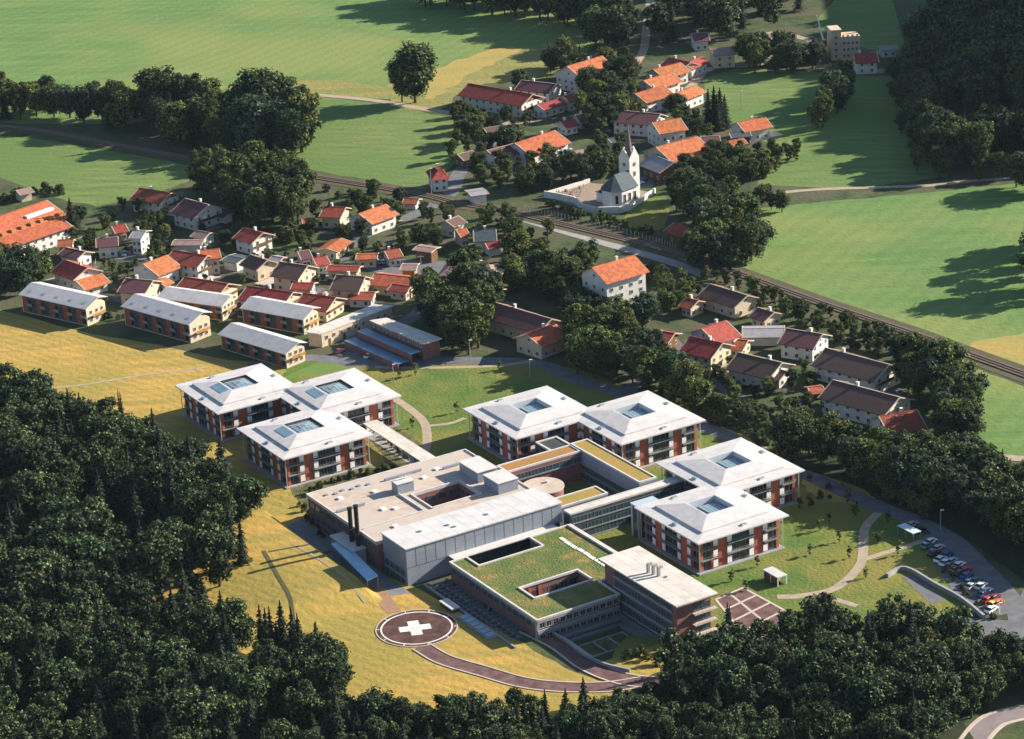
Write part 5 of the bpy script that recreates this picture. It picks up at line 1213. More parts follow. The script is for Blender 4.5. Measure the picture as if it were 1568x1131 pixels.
wh = MB(); wh.cyl(0, 0, -.1, .1, .33, 12); WH = wh.mesh('wheel', m_tyre)
CM = [car_meshes(m) for m in CARC]
def car(px, py, rz, ci, label, group=None, s=1.0):
    p = G(px, py); t = empty('parked_car', (p[0], p[1], .085), label, 'car', group, rz)
    for nm, me in zip(('body', 'cabin', 'car_roof'), CM[ci]): inst(nm, me, t)
    for x in (-1.3, 1.3):
        for y in (-.8, .8): q = inst('wheel', WH, t, (x, y, .33)); q.rotation_euler = (math.pi / 2, 0, 0)
cg = 'cars parked along the car park road'
ca = AL + .25
for px, py, ci, lb in ((1420, 838, 9, 'teal car at the top of the car park near the glass shelter'), (1430, 850, 4, 'black car just below the teal car'), (1440, 859, 0, 'white car in the upper half of the row beside the grass bank'),
                       (1448, 864, 0, 'white car nearest the maroon car'), (1457, 862, 1, 'silver car on the road side of the white pair'), (1462, 874, 8, 'maroon car below the white pair'), (1470, 880, 4, 'black car between the maroon and the blue car'),
                       (1480, 884, 3, 'dark blue car in the middle of the row'), (1484, 894, 9, 'teal car with the green car beside it'), (1494, 892, 5, 'green car on the road side of the row'), (1487, 900, 1, 'silver car at the edge of the hedge island'),
                       (1505, 912, 3, 'blue car next to the bright red one'), (1512, 921, 2, 'bright red car at the end of the parking row'), (1520, 928, 7, 'yellow car tucked between the red and the orange car'), (1527, 926, 6, 'orange car at the lower end of the row'), (1518, 936, 0, 'white car closest to the planted island'), (1436, 842, 1, 'silver car on the road side of the teal car'), (1450, 852, 3, 'blue car on the road side of the black car'), (1468, 868, 0, 'white car on the road side of the maroon car'), (1478, 876, 2, 'red car on the road side of the dark blue car'), (1502, 900, 0, 'white car below the green car'), (1510, 908, 1, 'silver car above the bright red car'), (1522, 918, 8, 'maroon car on the road side of the yellow car'), (1425, 832, 0, 'white car beside the lamp post of the car park'), (1408, 815, 4, 'black car at the kerb above the glass shelter'), (1396, 806, 1, 'silver car at the kerb above the glass shelter')):
    car(px, py, ca, ci, lb, cg)
for px, py, rz, ci, lb in ((572, 402, .2, 0, 'white car parked on the main street by the kiosk'), (588, 404, .2, 1, 'silver car parked behind the rust roofed hall'), (602, 400, .3, 3, 'blue car parked near the yellow fronted shop'), (560, 540, .9, 2, 'red car on the yard below the workshop'), (566, 547, .9, 0, 'white car beside the red one on the workshop yard'),
                           (700, 396, .4, 0, 'white car behind the wide grey barn'), (716, 394, .4, 1, 'silver car behind the wide grey barn'), (1030, 548, .8, 1, 'silver car in the shaded yard by the red roofed houses'), (978, 282, .5, 0, 'white car parked under the trees by the church tower'), (985, 277, .5, 3, 'blue car parked beside the church tower'),
                           (1232, 618, .5, 3, 'blue car at the end of the shaded village lane'), (650, 432, 1.2, 0, 'white car on the lane beside the tall mast'), (1110, 93, .2, 1, 'silver car in front of the barn with the yellow gable'), (520, 540, .6, 8, 'maroon car at the edge of the bright lawn')):
    car(px, py, rz, ci, lb, 'cars parked in the village')

# yards, garden fences and cars beside the houses
fpm = MB(); fpm.box(-.06, .06, -.06, .06, 0, 1.15); FPM = fpm.mesh('post', m_verge)
rc = random.Random(21); ROADC = 0
for k, (c, d, hl, hw, lb, cat_) in enumerate(YARDS):
    n_ = np.array([-d[1], d[0]])
    if n_[1] > 0: n_ = -n_
    if hl < 4 or cat_ not in ('house',): continue
    sx = 1 if rc.random() < .65 else -1
    q0 = c + d * sx * (hl - .5); w_ = rc.uniform(4, 6.5); l_ = rc.uniform(5, 9)
    if any(abs((c + d * sx * (hl + w_ / 2))[0] - q[0]) < q[2] * .7 and abs((c + d * sx * (hl + w_ / 2))[1] - q[1]) < q[2] * .7 for q in HOUSES): continue
    P4 = [q0 - n_ * l_ * .3, q0 + n_ * l_ * .7, q0 + n_ * l_ * .7 + d * sx * w_, q0 - n_ * l_ * .3 + d * sx * w_]
    mb = MB(); mb.prism(P4, .02, .056 + .0008 * k); struct(mb.build('driveway', [m_asphalt, m_gravel, m_kerb][k % 3]))
    lw = len(lb.split())
    if rc.random() < .75 and lw <= 11:
        cc_ = q0 + d * sx * w_ * .5 + n_ * l_ * .3; ci = rc.choice((0, 0, 1, 1, 2, 3, 4, 5, 8)); cn = ('white', 'silver', 'red', 'blue', 'black', 'green', 'orange', 'yellow', 'maroon', 'teal')[ci]
        t = empty('parked_car', (cc_[0], cc_[1], .11), cn + ' car parked beside the ' + lb, 'car', 'cars parked in the village', math.atan2(n_[1], n_[0]) + rc.uniform(-.2, .2))
        for nm, me in zip(('body', 'cabin', 'car_roof'), CM[ci]): inst(nm, me, t)
        for x in (-1.3, 1.3):
            for y in (-.8, .8): q = inst('wheel', WH, t, (x, y, .33)); q.rotation_euler = (math.pi / 2, 0, 0)
    if lw <= 11 and rc.random() < .7:
        g0 = c - d * sx * (hl + .5) + n_ * (hw + .2); g1 = g0 + n_ * rc.uniform(5, 8); g2 = g1 + d * sx * (hl * 1.6)
        t = empty('garden_fence', (g1[0], g1[1], 0), 'low pale fence by the ' + lb, 'fence', 'garden fences')
        for (a_, b_) in ((g0 - g1, np.zeros(2)), (np.zeros(2), g2 - g1)):
            mb = MB()
            for zz in (.45, .9): mb.bar((*a_, zz), (*b_, zz), .07, .14)
            mb.build('rail', m_verge, t)
            L_ = np.linalg.norm(b_ - a_)
            for i in range(int(L_ / 2.5) + 1): pq = a_ + (b_ - a_) * min(1, i * 2.5 / L_); inst('post', FPM, t, (pq[0], pq[1], 0))
# ------------------------------------------------------------------ vegetation
def lump_core(mb, cx, cy, cz, r, seed, seg=7, rings=5, m=0):
    rg = random.Random(seed); n0 = len(mb.v)
    for i in range(rings + 1):
        th = math.pi * i / rings
        for j in range(seg):
            ph = 2 * math.pi * j / seg; k = r * rg.uniform(.82, 1.08)
            mb.v.append((cx + k * math.sin(th) * math.cos(ph), cy + k * math.sin(th) * math.sin(ph), cz + k * math.cos(th) * .9))
    for i in range(rings):
        for j in range(seg):
            a = n0 + i * seg + j; b = n0 + i * seg + (j + 1) % seg
            mb.f.append((a, a + seg, b + seg, b)); mb.m.append(m)
def leaf(mb, p, nrm, s, rg, m=0):
    n = Vector(nrm).normalized(); t = n.orthogonal().normalized(); b = n.cross(t); a = rg.uniform(0, 6.283); u = t * math.cos(a) + b * math.sin(a); v = n.cross(u)
    p = Vector(p); s1 = s * rg.uniform(.7, 1.25); s2 = s * rg.uniform(.5, .9)
    bend = n * (-s * rg.uniform(.0, .35))
    k = len(mb.v)
    mb.v += [tuple(p - u * s1 * .5 + bend), tuple(p - v * s2 * .5), tuple(p + u * s1 * .5 + bend), tuple(p + v * s2 * .5)]
    mb.f.append((k, k + 1, k + 2, k + 3)); mb.m.append(m)
def broad_crown(seed, h=10.0, rx=4.6, nl=15, leaves=1500, ls=.8, base=.28):
    rg = random.Random(seed); mb = MB(); lumps = []
    for i in range(int(nl * 1.7)):
        t = rg.random(); z = h * (base + (1 - base) * t) - .8
        env = math.sin(math.pi * min(.97, .12 + .80 * (1 - t) ** .8)) * rx * .78
        a = rg.uniform(0, 6.283) + i * 2.4; rr = env * math.sqrt(rg.uniform(.25, 1))
        lumps.append((rr * math.cos(a), rr * math.sin(a), z, rg.uniform(.13, .32) * rx))
    lumps.append((0, 0, h * .58, rx * .50)); lumps.append((rg.gauss(0, .4), rg.gauss(0, .4), h * .84, rx * .26))
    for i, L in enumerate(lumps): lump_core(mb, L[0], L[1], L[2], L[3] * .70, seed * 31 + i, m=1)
    tot = sum(L[3] ** 2 for L in lumps)
    for L in lumps:
        for _ in range(int(leaves * L[3] ** 2 / tot)):
            d = Vector((rg.gauss(0, 1), rg.gauss(0, 1), rg.gauss(.25, 1))).normalized()
            r = L[3] * rg.uniform(.78, 1.2); p = (L[0] + d.x * r, L[1] + d.y * r, L[2] + d.z * r * .92)
            nn = (d + Vector((rg.gauss(0, .55), rg.gauss(0, .55), rg.gauss(.15, .55))))
            leaf(mb, p, nn, ls, rg)
    return mb
def trunk_mesh(h, r, seed, limbs=5):
    rg = random.Random(seed); mb = MB(); mb.cyl(0, 0, 0, h * .75, r, 7, 0, r * .45)
    for i in range(limbs):
        a = rg.uniform(0, 6.28); z = h * rg.uniform(.35, .6); e = Vector((math.cos(a), math.sin(a), rg.uniform(.6, 1.0))).normalized() * h * .28
        p = Vector((0, 0, z)); q = p + e; s = r * .35
        mb.hexa([(p.x - s, p.y - s, p.z), (p.x + s, p.y - s, p.z), (p.x + s, p.y + s, p.z), (p.x - s, p.y + s, p.z), (q.x - s * .4, q.y - s * .4, q.z), (q.x + s * .4, q.y - s * .4, q.z), (q.x + s * .4, q.y + s * .4, q.z), (q.x - s * .4, q.y + s * .4, q.z)])
    return mb
def spruce_crown(seed, h=14.0, rx=3.0, leaves=0):
    rg = random.Random(seed); mb = MB(); lean = rg.uniform(0, 6.28)
    for k in range(7):                                  # dark inner cone
        z0 = h * (.08 + .13 * k); z1 = z0 + h * .17; r = rx * (1 - .13 * k) * .5
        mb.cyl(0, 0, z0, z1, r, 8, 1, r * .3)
    nt_ = 17
    for t_ in range(nt_):
        t = (t_ + rg.uniform(-.3, .3)) / nt_; z = h * (.08 + .90 * t); env = rx * (1 - t) ** .75 * rg.uniform(.78, 1.12) + .2
        nb = int(12 - 6 * t)
        for b_ in range(nb):
            a = 2 * math.pi * (b_ + rg.uniform(-.35, .35)) / nb + t_ * 1.1; L_ = env * rg.uniform(.62, 1.2) * (1 + .12 * math.cos(a - lean))
            ca_, sa_ = math.cos(a), math.sin(a); n = max(3, int(L_ / .30))
            for q in range(n):
                f = (q + .6) / n; r_ = L_ * f; dz = -.42 * r_ * f + .1 * r_
                for w_ in (-1, 0, 1):
                    if w_ and rg.random() < .25: continue
                    off = w_ * (.34 * (1 - f) + .14) * (.6 + L_ * .22)
                    leaf(mb, (ca_ * r_ - sa_ * off, sa_ * r_ + ca_ * off, z + dz - abs(off) * .25 + rg.uniform(-.1, .1)), (ca_ * .35 + rg.gauss(0, .3), sa_ * .35 + rg.gauss(0, .3), .9), .62, rg)
    for _ in range(10): leaf(mb, (rg.gauss(0, .1), rg.gauss(0, .1), h * rg.uniform(.93, 1.02)), (rg.gauss(0, 1), rg.gauss(0, 1), .3), .4, rg)
    return mb
BROAD = []
for i, (h, rx_, nl, lv, ls) in enumerate(((12, 5.2, 20, 2300, .66), (11, 5.6, 22, 2400, .66), (13, 4.6, 20, 2200, .64), (10.5, 4.9, 18, 2100, .64), (14, 5.0, 22, 2400, .66), (12, 6.0, 24, 2600, .68), (11, 4.2, 16, 2000, .62), (14.5, 4.2, 20, 2300, .64))):
    me = broad_crown(100 + i, h, rx_, nl, lv, ls).mesh('crown', [(m_leaf, m_leaf2, m_leaf, m_leaf3, m_leaf2, m_leaf, m_leaf3, m_leaf)[i], m_core]); tm = trunk_mesh(h * .8, .32, 200 + i).mesh('trunk', m_bark); BROAD.append((me, tm, h))
OLIVE = []
for i, (h, rx_, nl, lv, ls) in enumerate(((9, 3.6, 12, 2000, .46), (8, 3.9, 12, 2000, .46), (10, 3.2, 12, 2000, .46))):
    me = broad_crown(140 + i, h, rx_, nl, lv, ls, .2).mesh('crown', [m_leafy, m_core]); tm = trunk_mesh(h * .8, .22, 240 + i).mesh('trunk', m_bark); OLIVE.append((me, tm, h))
SPRUCE = []
for i, (h, rx_) in enumerate(((16, 3.4), (18, 3.3), (14, 3.2), (17, 3.9))):
    me = spruce_crown(160 + i, h, rx_).mesh('crown', [m_needle, m_core]); tm = trunk_mesh(h * .5, .26, 260 + i, 0).mesh('trunk', m_bark); SPRUCE.append((me, tm, h))
BUSH = []
for i in range(4):
    me = broad_crown(180 + i, 3.0, 1.9, 8, 800, .34, .05).mesh('crown', [m_leaf if i % 2 else m_leafy, m_core]); tm = trunk_mesh(1.6, .1, 280 + i, 3).mesh('trunk', m_bark); BUSH.append((me, tm, 3.0))
YOUNG = []
for i in range(2):
    me = broad_crown(190 + i, 4.5, 1.2, 6, 420, .34, .35).mesh('crown', [m_leafy, m_core]); tm = trunk_mesh(3.8, .09, 290 + i, 2).mesh('trunk', m_bark); YOUNG.append((me, tm, 4.5))
FOREST = []
for me, tm, h in BROAD:
    m2 = me.copy(); m2.name = 'crown'; m2.materials[0] = m_leafd; FOREST.append((m2, tm, h))
KIND = {'forest_tree': FOREST, 'broadleaf_tree': BROAD, 'garden_tree': BROAD, 'orchard_tree': OLIVE, 'spruce_tree': SPRUCE, 'bush': BUSH, 'young_tree': YOUNG}
CNT = {}
STUFF = []
def plant(kind, x, y, z, h, label, group, stuff=False, wide=1.0):
    lib = KIND[kind]; i = rnd.randrange(len(lib)); me, tm, h0 = lib[i]; s = h / h0; w = s * wide * rnd.uniform(.9, 1.12)
    if CNT.get(kind, 0) >= 300 and not stuff: return
    if stuff:
        STUFF.append((kind, i, x, y, z, w, s, rnd.uniform(0, 6.28))); return
    CNT[kind] = CNT.get(kind, 0) + 1
    t = bpy.data.objects.new(kind, None); C.objects.link(t); t.location = (x, y, z - .1); t.rotation_euler = (0, 0, rnd.uniform(0, 6.28)); t.scale = (w, w, s)
    t['label'] = label; t['category'] = 'bush' if kind == 'bush' else 'tree'; t['group'] = group; t.empty_display_size = .5
    for nm, m in (('crown', me), ('trunk', tm)):
        o_ = bpy.data.objects.new(nm, m); C.objects.link(o_); o_.parent = t
def inpoly(x, y, P):
    c = False; j = len(P) - 1
    for i in range(len(P)):
        if (P[i][1] > y) != (P[j][1] > y) and x < (P[j][0] - P[i][0]) * (y - P[i][1]) / (P[j][1] - P[i][1]) + P[i][0]: c = not c
        j = i
    return c
USED = set()
def side_label(kd, x, y, h, default):
    """where the tree stands, said by the nearest named thing"""
    best = None
    for q in LANDM:
        d = math.hypot(x - q[0], y - q[1]) - q[2]
        if d < q[3] and (best is None or d < best[0]): best = (d, q)
    if best is None: return default
    q = best[1]; dx_, dy_ = x - q[0], y - q[1]
    sd_ = ('right of' if dx_ > 0 else 'left of') if abs(dx_) > abs(dy_) else ('behind' if dy_ > 0 else 'in front of')
    nm = {'forest_tree': 'leafy tree', 'broadleaf_tree': 'leafy tree', 'garden_tree': 'leafy tree', 'orchard_tree': 'olive tree', 'spruce_tree': 'dark conifer', 'bush': 'round bush', 'young_tree': 'thin tree'}[kd]
    if nm == 'olive tree': nm = 'olive green tree'
    for pre in ('', 'tall ' if h > 9 else 'small '):
        lb = pre + nm + ' ' + sd_ + ' the ' + q[4]
        if lb not in USED and len(lb.replace('-', ' ').split()) <= 16: USED.add(lb); return lb
    return default
PLACED = []
def grove(poly, n, kinds, hr, label, group, mind=6.0, stuff=False, wide=1.0, avoid=True, hill=False):
    Wd = [G(*p) for p in poly] if not hill else [np.array(GT(*p)[:2]) for p in poly]
    x0, x1 = min(p[0] for p in Wd), max(p[0] for p in Wd); y0, y1 = min(p[1] for p in Wd), max(p[1] for p in Wd)
    k = 0; tries = 0; loc = []
    while k < n and tries < n * 60:
        tries += 1
        x = rnd.uniform(x0, x1); y = rnd.uniform(y0, y1)
        if not inpoly(x, y, Wd): continue
        if any((x - q[0]) ** 2 + (y - q[1]) ** 2 < mind ** 2 for q in loc): continue
        if avoid and any((x - q[0]) ** 2 + (y - q[1]) ** 2 < (q[2] * .8 + 1.5) ** 2 for q in HOUSES): continue
        if avoid and group.find('wood') < 0 and any(abs(x - q[0]) < q[2] and -(q[2] + 13) < y - q[1] < 0 for q in HOUSES) and rnd.random() < .8: continue
        kd = rnd.choices([q[0] for q in kinds], [q[1] for q in kinds])[0]
        h = rnd.uniform(*hr) * (1.12 if kd == 'spruce_tree' else 1.0)
        if kd == 'bush': h = rnd.uniform(1.8, 3.6)
        lb = label if isinstance(label, str) else label[kd]
        plant(kd, x, y, terrain(x, y), h, lb if stuff else side_label(kd, x, y, h, lb), group, stuff, wide); loc.append((x, y)); k += 1
def row(px, n, kind, hr, label, group, jit=1.5, wide=1.0):
    w = smooth_open([G(*p) for p in px], 20)
    for i in range(n):
        p = w[min(len(w) - 1, int((i + .5) / n * len(w)))]
        x, y = p[0] + rnd.uniform(-jit, jit), p[1] + rnd.uniform(-jit, jit)
        if any((x - q[0]) ** 2 + (y - q[1]) ** 2 < (q[2] * .75) ** 2 for q in HOUSES): continue
        plant(kind, x, y, terrain(x, y), rnd.uniform(*hr), label, group, False, wide)
F_, B_, D_, O_, P_, U_ = 'forest_tree', 'broadleaf_tree', 'garden_tree', 'orchard_tree', 'spruce_tree', 'bush'
# dark wood at the lower left
def lab(a): return {F_: 'leafy ' + a, D_: 'leafy ' + a, B_: 'leafy ' + a, P_: 'pointed spruce ' + a, O_: 'olive green ' + a, U_: 'low bush ' + a}
grove([(-60, 625), (40, 640), (150, 668), (200, 690), (300, 745), (372, 792), (392, 860), (370, 905), (270, 930), (140, 1010), (60, 1260), (-80, 1260)], 165, [(F_, .70), (P_, .30)], (14, 19), lab('tree in the dark wood at the lower left'), 'trees of the dark wood at the lower left', 5.6)
grove([(100, 1000), (270, 955), (340, 985), (430, 1010), (500, 1040), (520, 1100), (540, 1200), (60, 1220)], 86, [(P_, .45), (F_, .55)], (11, 17), lab('tree below the helipad meadow on the left'), 'trees along the lower edge of the meadow', 4.4)
row([(395, 1015), (430, 1020), (470, 1045), (500, 1052)], 7, P_, (15, 19), 'slender dark spruce tree standing left of the helipad meadow', 'spruces left of the helipad meadow', 1.5, .85)
grove([(500, 1122), (620, 1130), (760, 1126), (880, 1118), (1000, 1105), (1010, 1180), (500, 1200)], 64, [(F_, .6), (P_, .3), (O_, .1)], (10, 13), lab('tree on the bottom edge below the curved red road'), 'trees below the curved access road', 4.2)
grove([(1010, 1095), (1045, 1062), (1085, 1038), (1140, 1032), (1250, 1010), (1330, 1000), (1400, 988), (1465, 1022), (1530, 1062), (1510, 1095), (1440, 1140), (1400, 1240), (1000, 1250)], 84, [(F_, .68), (P_, .22), (O_, .1)], (12, 17), lab('tree of the dark wood at the lower right'), 'trees of the dark wood at the lower right', 5.6)
grove([(1478, 1040), (1560, 1022), (1640, 1012), (1640, 1058), (1545, 1074), (1490, 1090)], 15, [(F_, .8), (O_, .2)], (8, 11), lab('tree at the right edge below the car park'), 'trees below the car park', 4.2)
row([(1112, 1010), (1128, 1020), (1052, 1060), (1025, 1070)], 4, P_, (15, 18), 'dark pointed spruce rising beside the red paved plaza', 'spruces beside the paved plaza', 1.0, .8)
row([(960, 1010), (985, 1005), (1010, 1018)], 5, U_, (2.5, 4), 'bush on the yellow verge below the sunken court', 'bushes below the sunken court', .8)
row([(1290, 738), (1330, 748), (1380, 766), (1430, 788)], 6, B_, (14, 17), 'broad tree at the kerb of the campus road', 'trees at the kerb of the campus road', 2)
_g = G(1375, 668); HOUSES.append((_g[0], _g[1], 11)); _g = G(1395, 690); HOUSES.append((_g[0], _g[1], 9))
# tree row on the right behind the campus road
grove([(1208, 704), (1270, 720), (1330, 738), (1420, 772), (1500, 806), (1568, 858), (1640, 890), (1640, 800), (1540, 764), (1450, 730), (1350, 706), (1260, 692)], 84, [(B_, .88), (O_, .12)], (11.5, 15.5), lab('tree in the broad belt behind the campus road'), 'trees of the belt behind the campus road', 5.6)
grove([(1400, 690), (1450, 660), (1500, 690), (1490, 720), (1560, 735), (1640, 760), (1640, 800), (1480, 740)], 16, [(B_, .7), (O_, .3)], (8, 12), lab('tree beside the pale lane at the right edge'), 'trees beside the right hand lane', 5.0)
grove([(1435, 585), (1465, 590), (1490, 640), (1496, 690), (1450, 690), (1435, 640)], 13, [(B_, 1)], (13, 17), 'tall dark tree between the red roofed house and the right field', 'tall trees beside the right field', 4.6)
plant(P_, *G(1534, 748), 0, 12, 'single dark spruce at the right edge below the pale lane', 'single spruces')
# belt along the railway, top left
grove([(-80, 178), (60, 186), (180, 200), (260, 226), (380, 246), (462, 254), (468, 225), (440, 200), (380, 190), (280, 176), (150, 168), (-80, 160)], 74, [(B_, .85), (P_, .15)], (13, 19), lab('tree of the shelter belt along the railway'), 'trees of the belt along the railway', 5.5)
grove([(380, 195), (462, 200), (470, 245), (390, 240)], 9, [(B_, 1)], (20, 26), 'tall dark tree at the right end of the shelter belt', 'tall trees ending the shelter belt', 5)
for px, py, h in ((248, 190, 24), (292, 192, 24), (310, 194, 22)): plant(B_, *G(px, py), 0, h, 'tall dark tree standing out of the shelter belt', 'tall trees of the shelter belt')
grove([(302, 296), (350, 276), (430, 268), (470, 300), (450, 370), (380, 345), (320, 320)], 30, [(B_, .9), (O_, .1)], (14, 20), lab('tree in the clump below the railway'), 'trees of the clump below the railway', 6)
plant(B_, *G(636, 157), 0, 25, 'lone broad tree standing by the path across the fields', 'single field trees', False, .95); plant(B_, *G(616, 156), 0, 19, 'smaller tree leaning against the lone broad field tree', 'single field trees')
# avenue at the top
row([(640, 8), (720, 16), (800, 26), (880, 42), (950, 56)], 20, B_, (18, 24), 'tall tree in the far avenue above the straw field', 'trees of the far avenue', 3)
row([(640, -6), (760, 2), (880, 20), (960, 40)], 16, B_, (18, 24), 'tall tree in the second line of the far avenue', 'trees of the far avenue, second line', 3)
row([(905, 70), (940, 74), (962, 66)], 5, B_, (16, 20), 'dark tree beside the far end of the village lane', 'trees beside the far lane', 2)
grove([(1005, 62), (1030, 76), (1080, 62), (1150, 66), (1210, 40), (1245, 30), (1250, -60), (1010, -60)], 60, [(B_, .8), (P_, .2)], (15, 21), 'x', 'x', 6, True)
grove([(1125, 100), (1180, 82), (1255, 100), (1270, 112), (1150, 114)], 12, [(B_, 1)], (12, 15), 'dark tree behind the sunlit meadow below the grey hall', 'trees behind the sunlit meadow', 5)
# hill wood: the nearest trees are single, the far mass is one
grove([(1420, 262), (1470, 268), (1600, 262), (1640, 170), (1440, 120), (1405, 150), (1418, 220)], 60, [(B_, .7), (P_, .3)], (15, 20), lab('tree at the foot of the wooded hill'), 'trees at the foot of the wooded hill', 6, hill=True)
grove([(1410, 150), (1660, 190), (1720, -60), (1560, -110), (1450, 20), (1400, 95)], 270, [(B_, .7), (P_, .3)], (15, 22), 'x', 'x', 6, True, hill=True)
grove([(1640, 250), (1700, 240), (1760, 60), (1660, 60)], 60, [(B_, .7), (P_, .3)], (15, 22), 'x', 'x', 6, True, hill=True)
for px_, py_, h_ in ((1398, 238, 13), (1386, 172, 15), (1412, 214, 17), (1376, 132, 12), (1392, 112, 14), (1404, 262, 10), (1440, 272, 12), (1380, 205, 9), (1366, 150, 8), (1425, 246, 14), (1500, 276, 9), (1530, 272, 11), (1395, 190, 12), (1402, 150, 17)):
    _g = G(px_, py_); plant(B_, _g[0], _g[1], terrain(_g[0], _g[1]), h_, side_label(B_, _g[0], _g[1], h_, 'loose tree at the ragged edge of the hill wood'), 'loose trees at the edge of the hill wood')
row([(1610, 365), (1605, 392), (1600, 430), (1610, 470)], 6, B_, (16, 21), 'tree at the right edge of the big green field', 'trees at the right edge of the field', 2)
row([(1540, 288), (1580, 292), (1620, 298)], 4, B_, (13, 16), 'tree beside the pale field path at the right edge', 'trees beside the field path', 2)
row([(1270, 150), (1275, 165), (1262, 185), (1255, 196), (1285, 158), (1292, 140)], 9, B_, (12, 16), 'pale green tree in the clump dividing the meadow', 'trees of the clump dividing the meadow', 2.5)
row([(1160, 310), (1200, 322), (1260, 318), (1330, 308), (1400, 298)], 14, B_, (6, 9), 'round tree in the line along the pale field path', 'trees along the pale field path', 2)
row([(1300, 72), (1340, 50), (1400, 60), (1390, 100), (1350, 100)], 9, B_, (11, 15), 'tree round the houses under the hill', 'trees round the houses under the hill', 3)
# village
for px, py, h in ((1085, 195, 16), (1094, 197, 18), (1103, 197, 17), (1110, 195, 14), (1098, 200, 15)): plant(P_, *G(px, py), 0, h, 'dark fir in the tight group on the sunlit meadow', 'group of firs on the sunlit meadow', False, 1.05)
plant(P_, *G(112, 362), 0, 15, 'broad dark fir beside the school', 'single spruces', False, 1.5)
VLf = lambda w_: {D_: 'leafy tree in the ' + w_, O_: 'olive green tree in the ' + w_, P_: 'dark conifer in the ' + w_, U_: 'round bush in the ' + w_}
grove([(0, 395), (60, 395), (78, 440), (40, 452), (-60, 460), (-60, 400)], 14, [(D_, .7), (O_, .3)], (11, 15), lab('tree below the school'), 'trees below the school', 4.5)
grove([(120, 330), (210, 320), (350, 350), (440, 370), (520, 330), (650, 320), (640, 400), (480, 430), (350, 425), (200, 430), (90, 410)], 50, [(O_, .5), (D_, .15), (U_, .35)], (5, 9), VLf('left village'), 'garden planting in the left village', 5.5)
grove([(450, 290), (560, 290), (640, 320), (560, 385), (440, 385)], 24, [(O_, .6), (D_, .1), (U_, .3)], (5, 9), VLf('gardens below the railway'), 'garden planting below the railway', 5)
grove([(650, 325), (760, 330), (860, 370), (830, 410), (700, 395), (640, 380)], 26, [(O_, .5), (D_, .3), (U_, .2)], (5, 10), VLf('gardens beside the level crossing'), 'garden planting beside the level crossing', 5)
grove([(655, 470), (700, 440), (760, 460), (790, 520), (770, 545), (690, 545), (655, 500)], 16, [(D_, .9), (O_, .1)], (12, 17), lab('tree in the dark group beside the workshop'), 'trees beside the workshop', 5)
grove([(780, 400), (900, 420), (920, 470), (980, 480), (1000, 500), (880, 520), (860, 470), (780, 445)], 30, [(D_, .7), (O_, .3)], (9, 14), lab('tree round the tall pale inn'), 'trees round the tall pale inn', 5)
grove([(870, 530), (940, 520), (1000, 560), (1040, 590), (1080, 640), (1030, 628), (960, 600), (880, 572)], 34, [(D_, .85), (O_, .15)], (11, 16), lab('tree in the dark clump behind the court pavilions'), 'trees behind the court pavilions', 4.6)
grove([(985, 415), (1080, 440), (1150, 450), (1260, 492), (1400, 540), (1440, 565), (1400, 570), (1260, 522), (1120, 492), (1000, 485)], 62, [(D_, .3), (O_, .45), (U_, .25)], (5, 9), lab('tree in the gardens below the railway on the right'), 'garden trees below the railway', 5)
grove([(1080, 370), (1150, 360), (1160, 400), (1130, 420), (1060, 410), (1070, 330), (1120, 320)], 22, [(D_, 1)], (12, 17), 'dark tree in the clump between the church bank and the big field', 'trees beside the church bank', 5)
grove([(700, 200), (860, 240), (950, 230), (960, 260), (830, 300), (720, 285), (690, 245)], 44, [(D_, .5), (O_, .4), (U_, .1)], (7, 12), lab('tree in the orchard left of the church'), 'trees left of the church', 5)
grove([(830, 100), (960, 110), (985, 180), (950, 215), (890, 205), (870, 150)], 34, [(D_, .75), (P_, .1), (O_, .15)], (10, 15), lab('tree between the upper farmhouses'), 'trees between the upper farmhouses', 5)
grove([(700, 170), (780, 176), (830, 190), (760, 205), (700, 200)], 12, [(O_, .6), (D_, .4)], (6, 9), lab('tree below the long dark red farmhouse'), 'trees below the long farmhouse', 5)
row([(793, 138), (800, 140)], 2, D_, (9, 10), 'round dark tree left of the purple red farmhouse', 'round trees by the purple farmhouse', .5)
grove([(1040, 245), (1120, 232), (1170, 240), (1230, 240), (1160, 280), (1060, 285), (1010, 275)], 44, [(O_, .7), (D_, .3)], (6, 10), lab('pale tree in the orchard right of the church'), 'trees of the orchard right of the church', 4.2)
grove([(1030, 290), (1060, 290), (1080, 330), (1050, 345), (1030, 320)], 8, [(D_, 1)], (9, 13), 'dark tree right of the grassy churchyard bank', 'trees right of the churchyard', 4)
row([(838, 312), (870, 322), (900, 335), (950, 345), (990, 362)], 18, U_, (2.5, 4.5), 'dark bush on the shaded slope under the churchyard wall', 'bushes on the slope under the churchyard', 2.5)
grove([(1060, 170), (1090, 215), (1050, 215), (1020, 165)], 10, [(O_, .6), (D_, .4)], (7, 11), lab('tree beside the three storey white house'), 'trees beside the three storey house', 4)
grove([(1120, 560), (1210, 570), (1260, 560), (1240, 620), (1300, 640), (1250, 665), (1140, 640), (1080, 590)], 40, [(O_, .6), (D_, .15), (U_, .25)], (4, 7.5), lab('tree in the gardens of the dark roofed houses'), 'garden trees of the dark roofed houses', 4.5)
grove([(1390, 540), (1425, 570), (1410, 620), (1370, 590)], 10, [(D_, .7), (O_, .3)], (8, 13), lab('tree behind the dark roofed row houses'), 'trees behind the row houses', 4)
row([(1085, 428), (1150, 446), (1250, 480), (1340, 510), (1430, 548)], 26, O_, (3.5, 6), 'low tree in the hedge close below the railway on the right', 'hedge trees below the railway', 2.0)
row([(1000, 590), (1060, 622), (1110, 650), (1180, 688), (1205, 700)], 26, U_, (2.5, 4.5), 'pale green bush in the hedge behind the campus road', 'hedge bushes behind the campus road', 2)
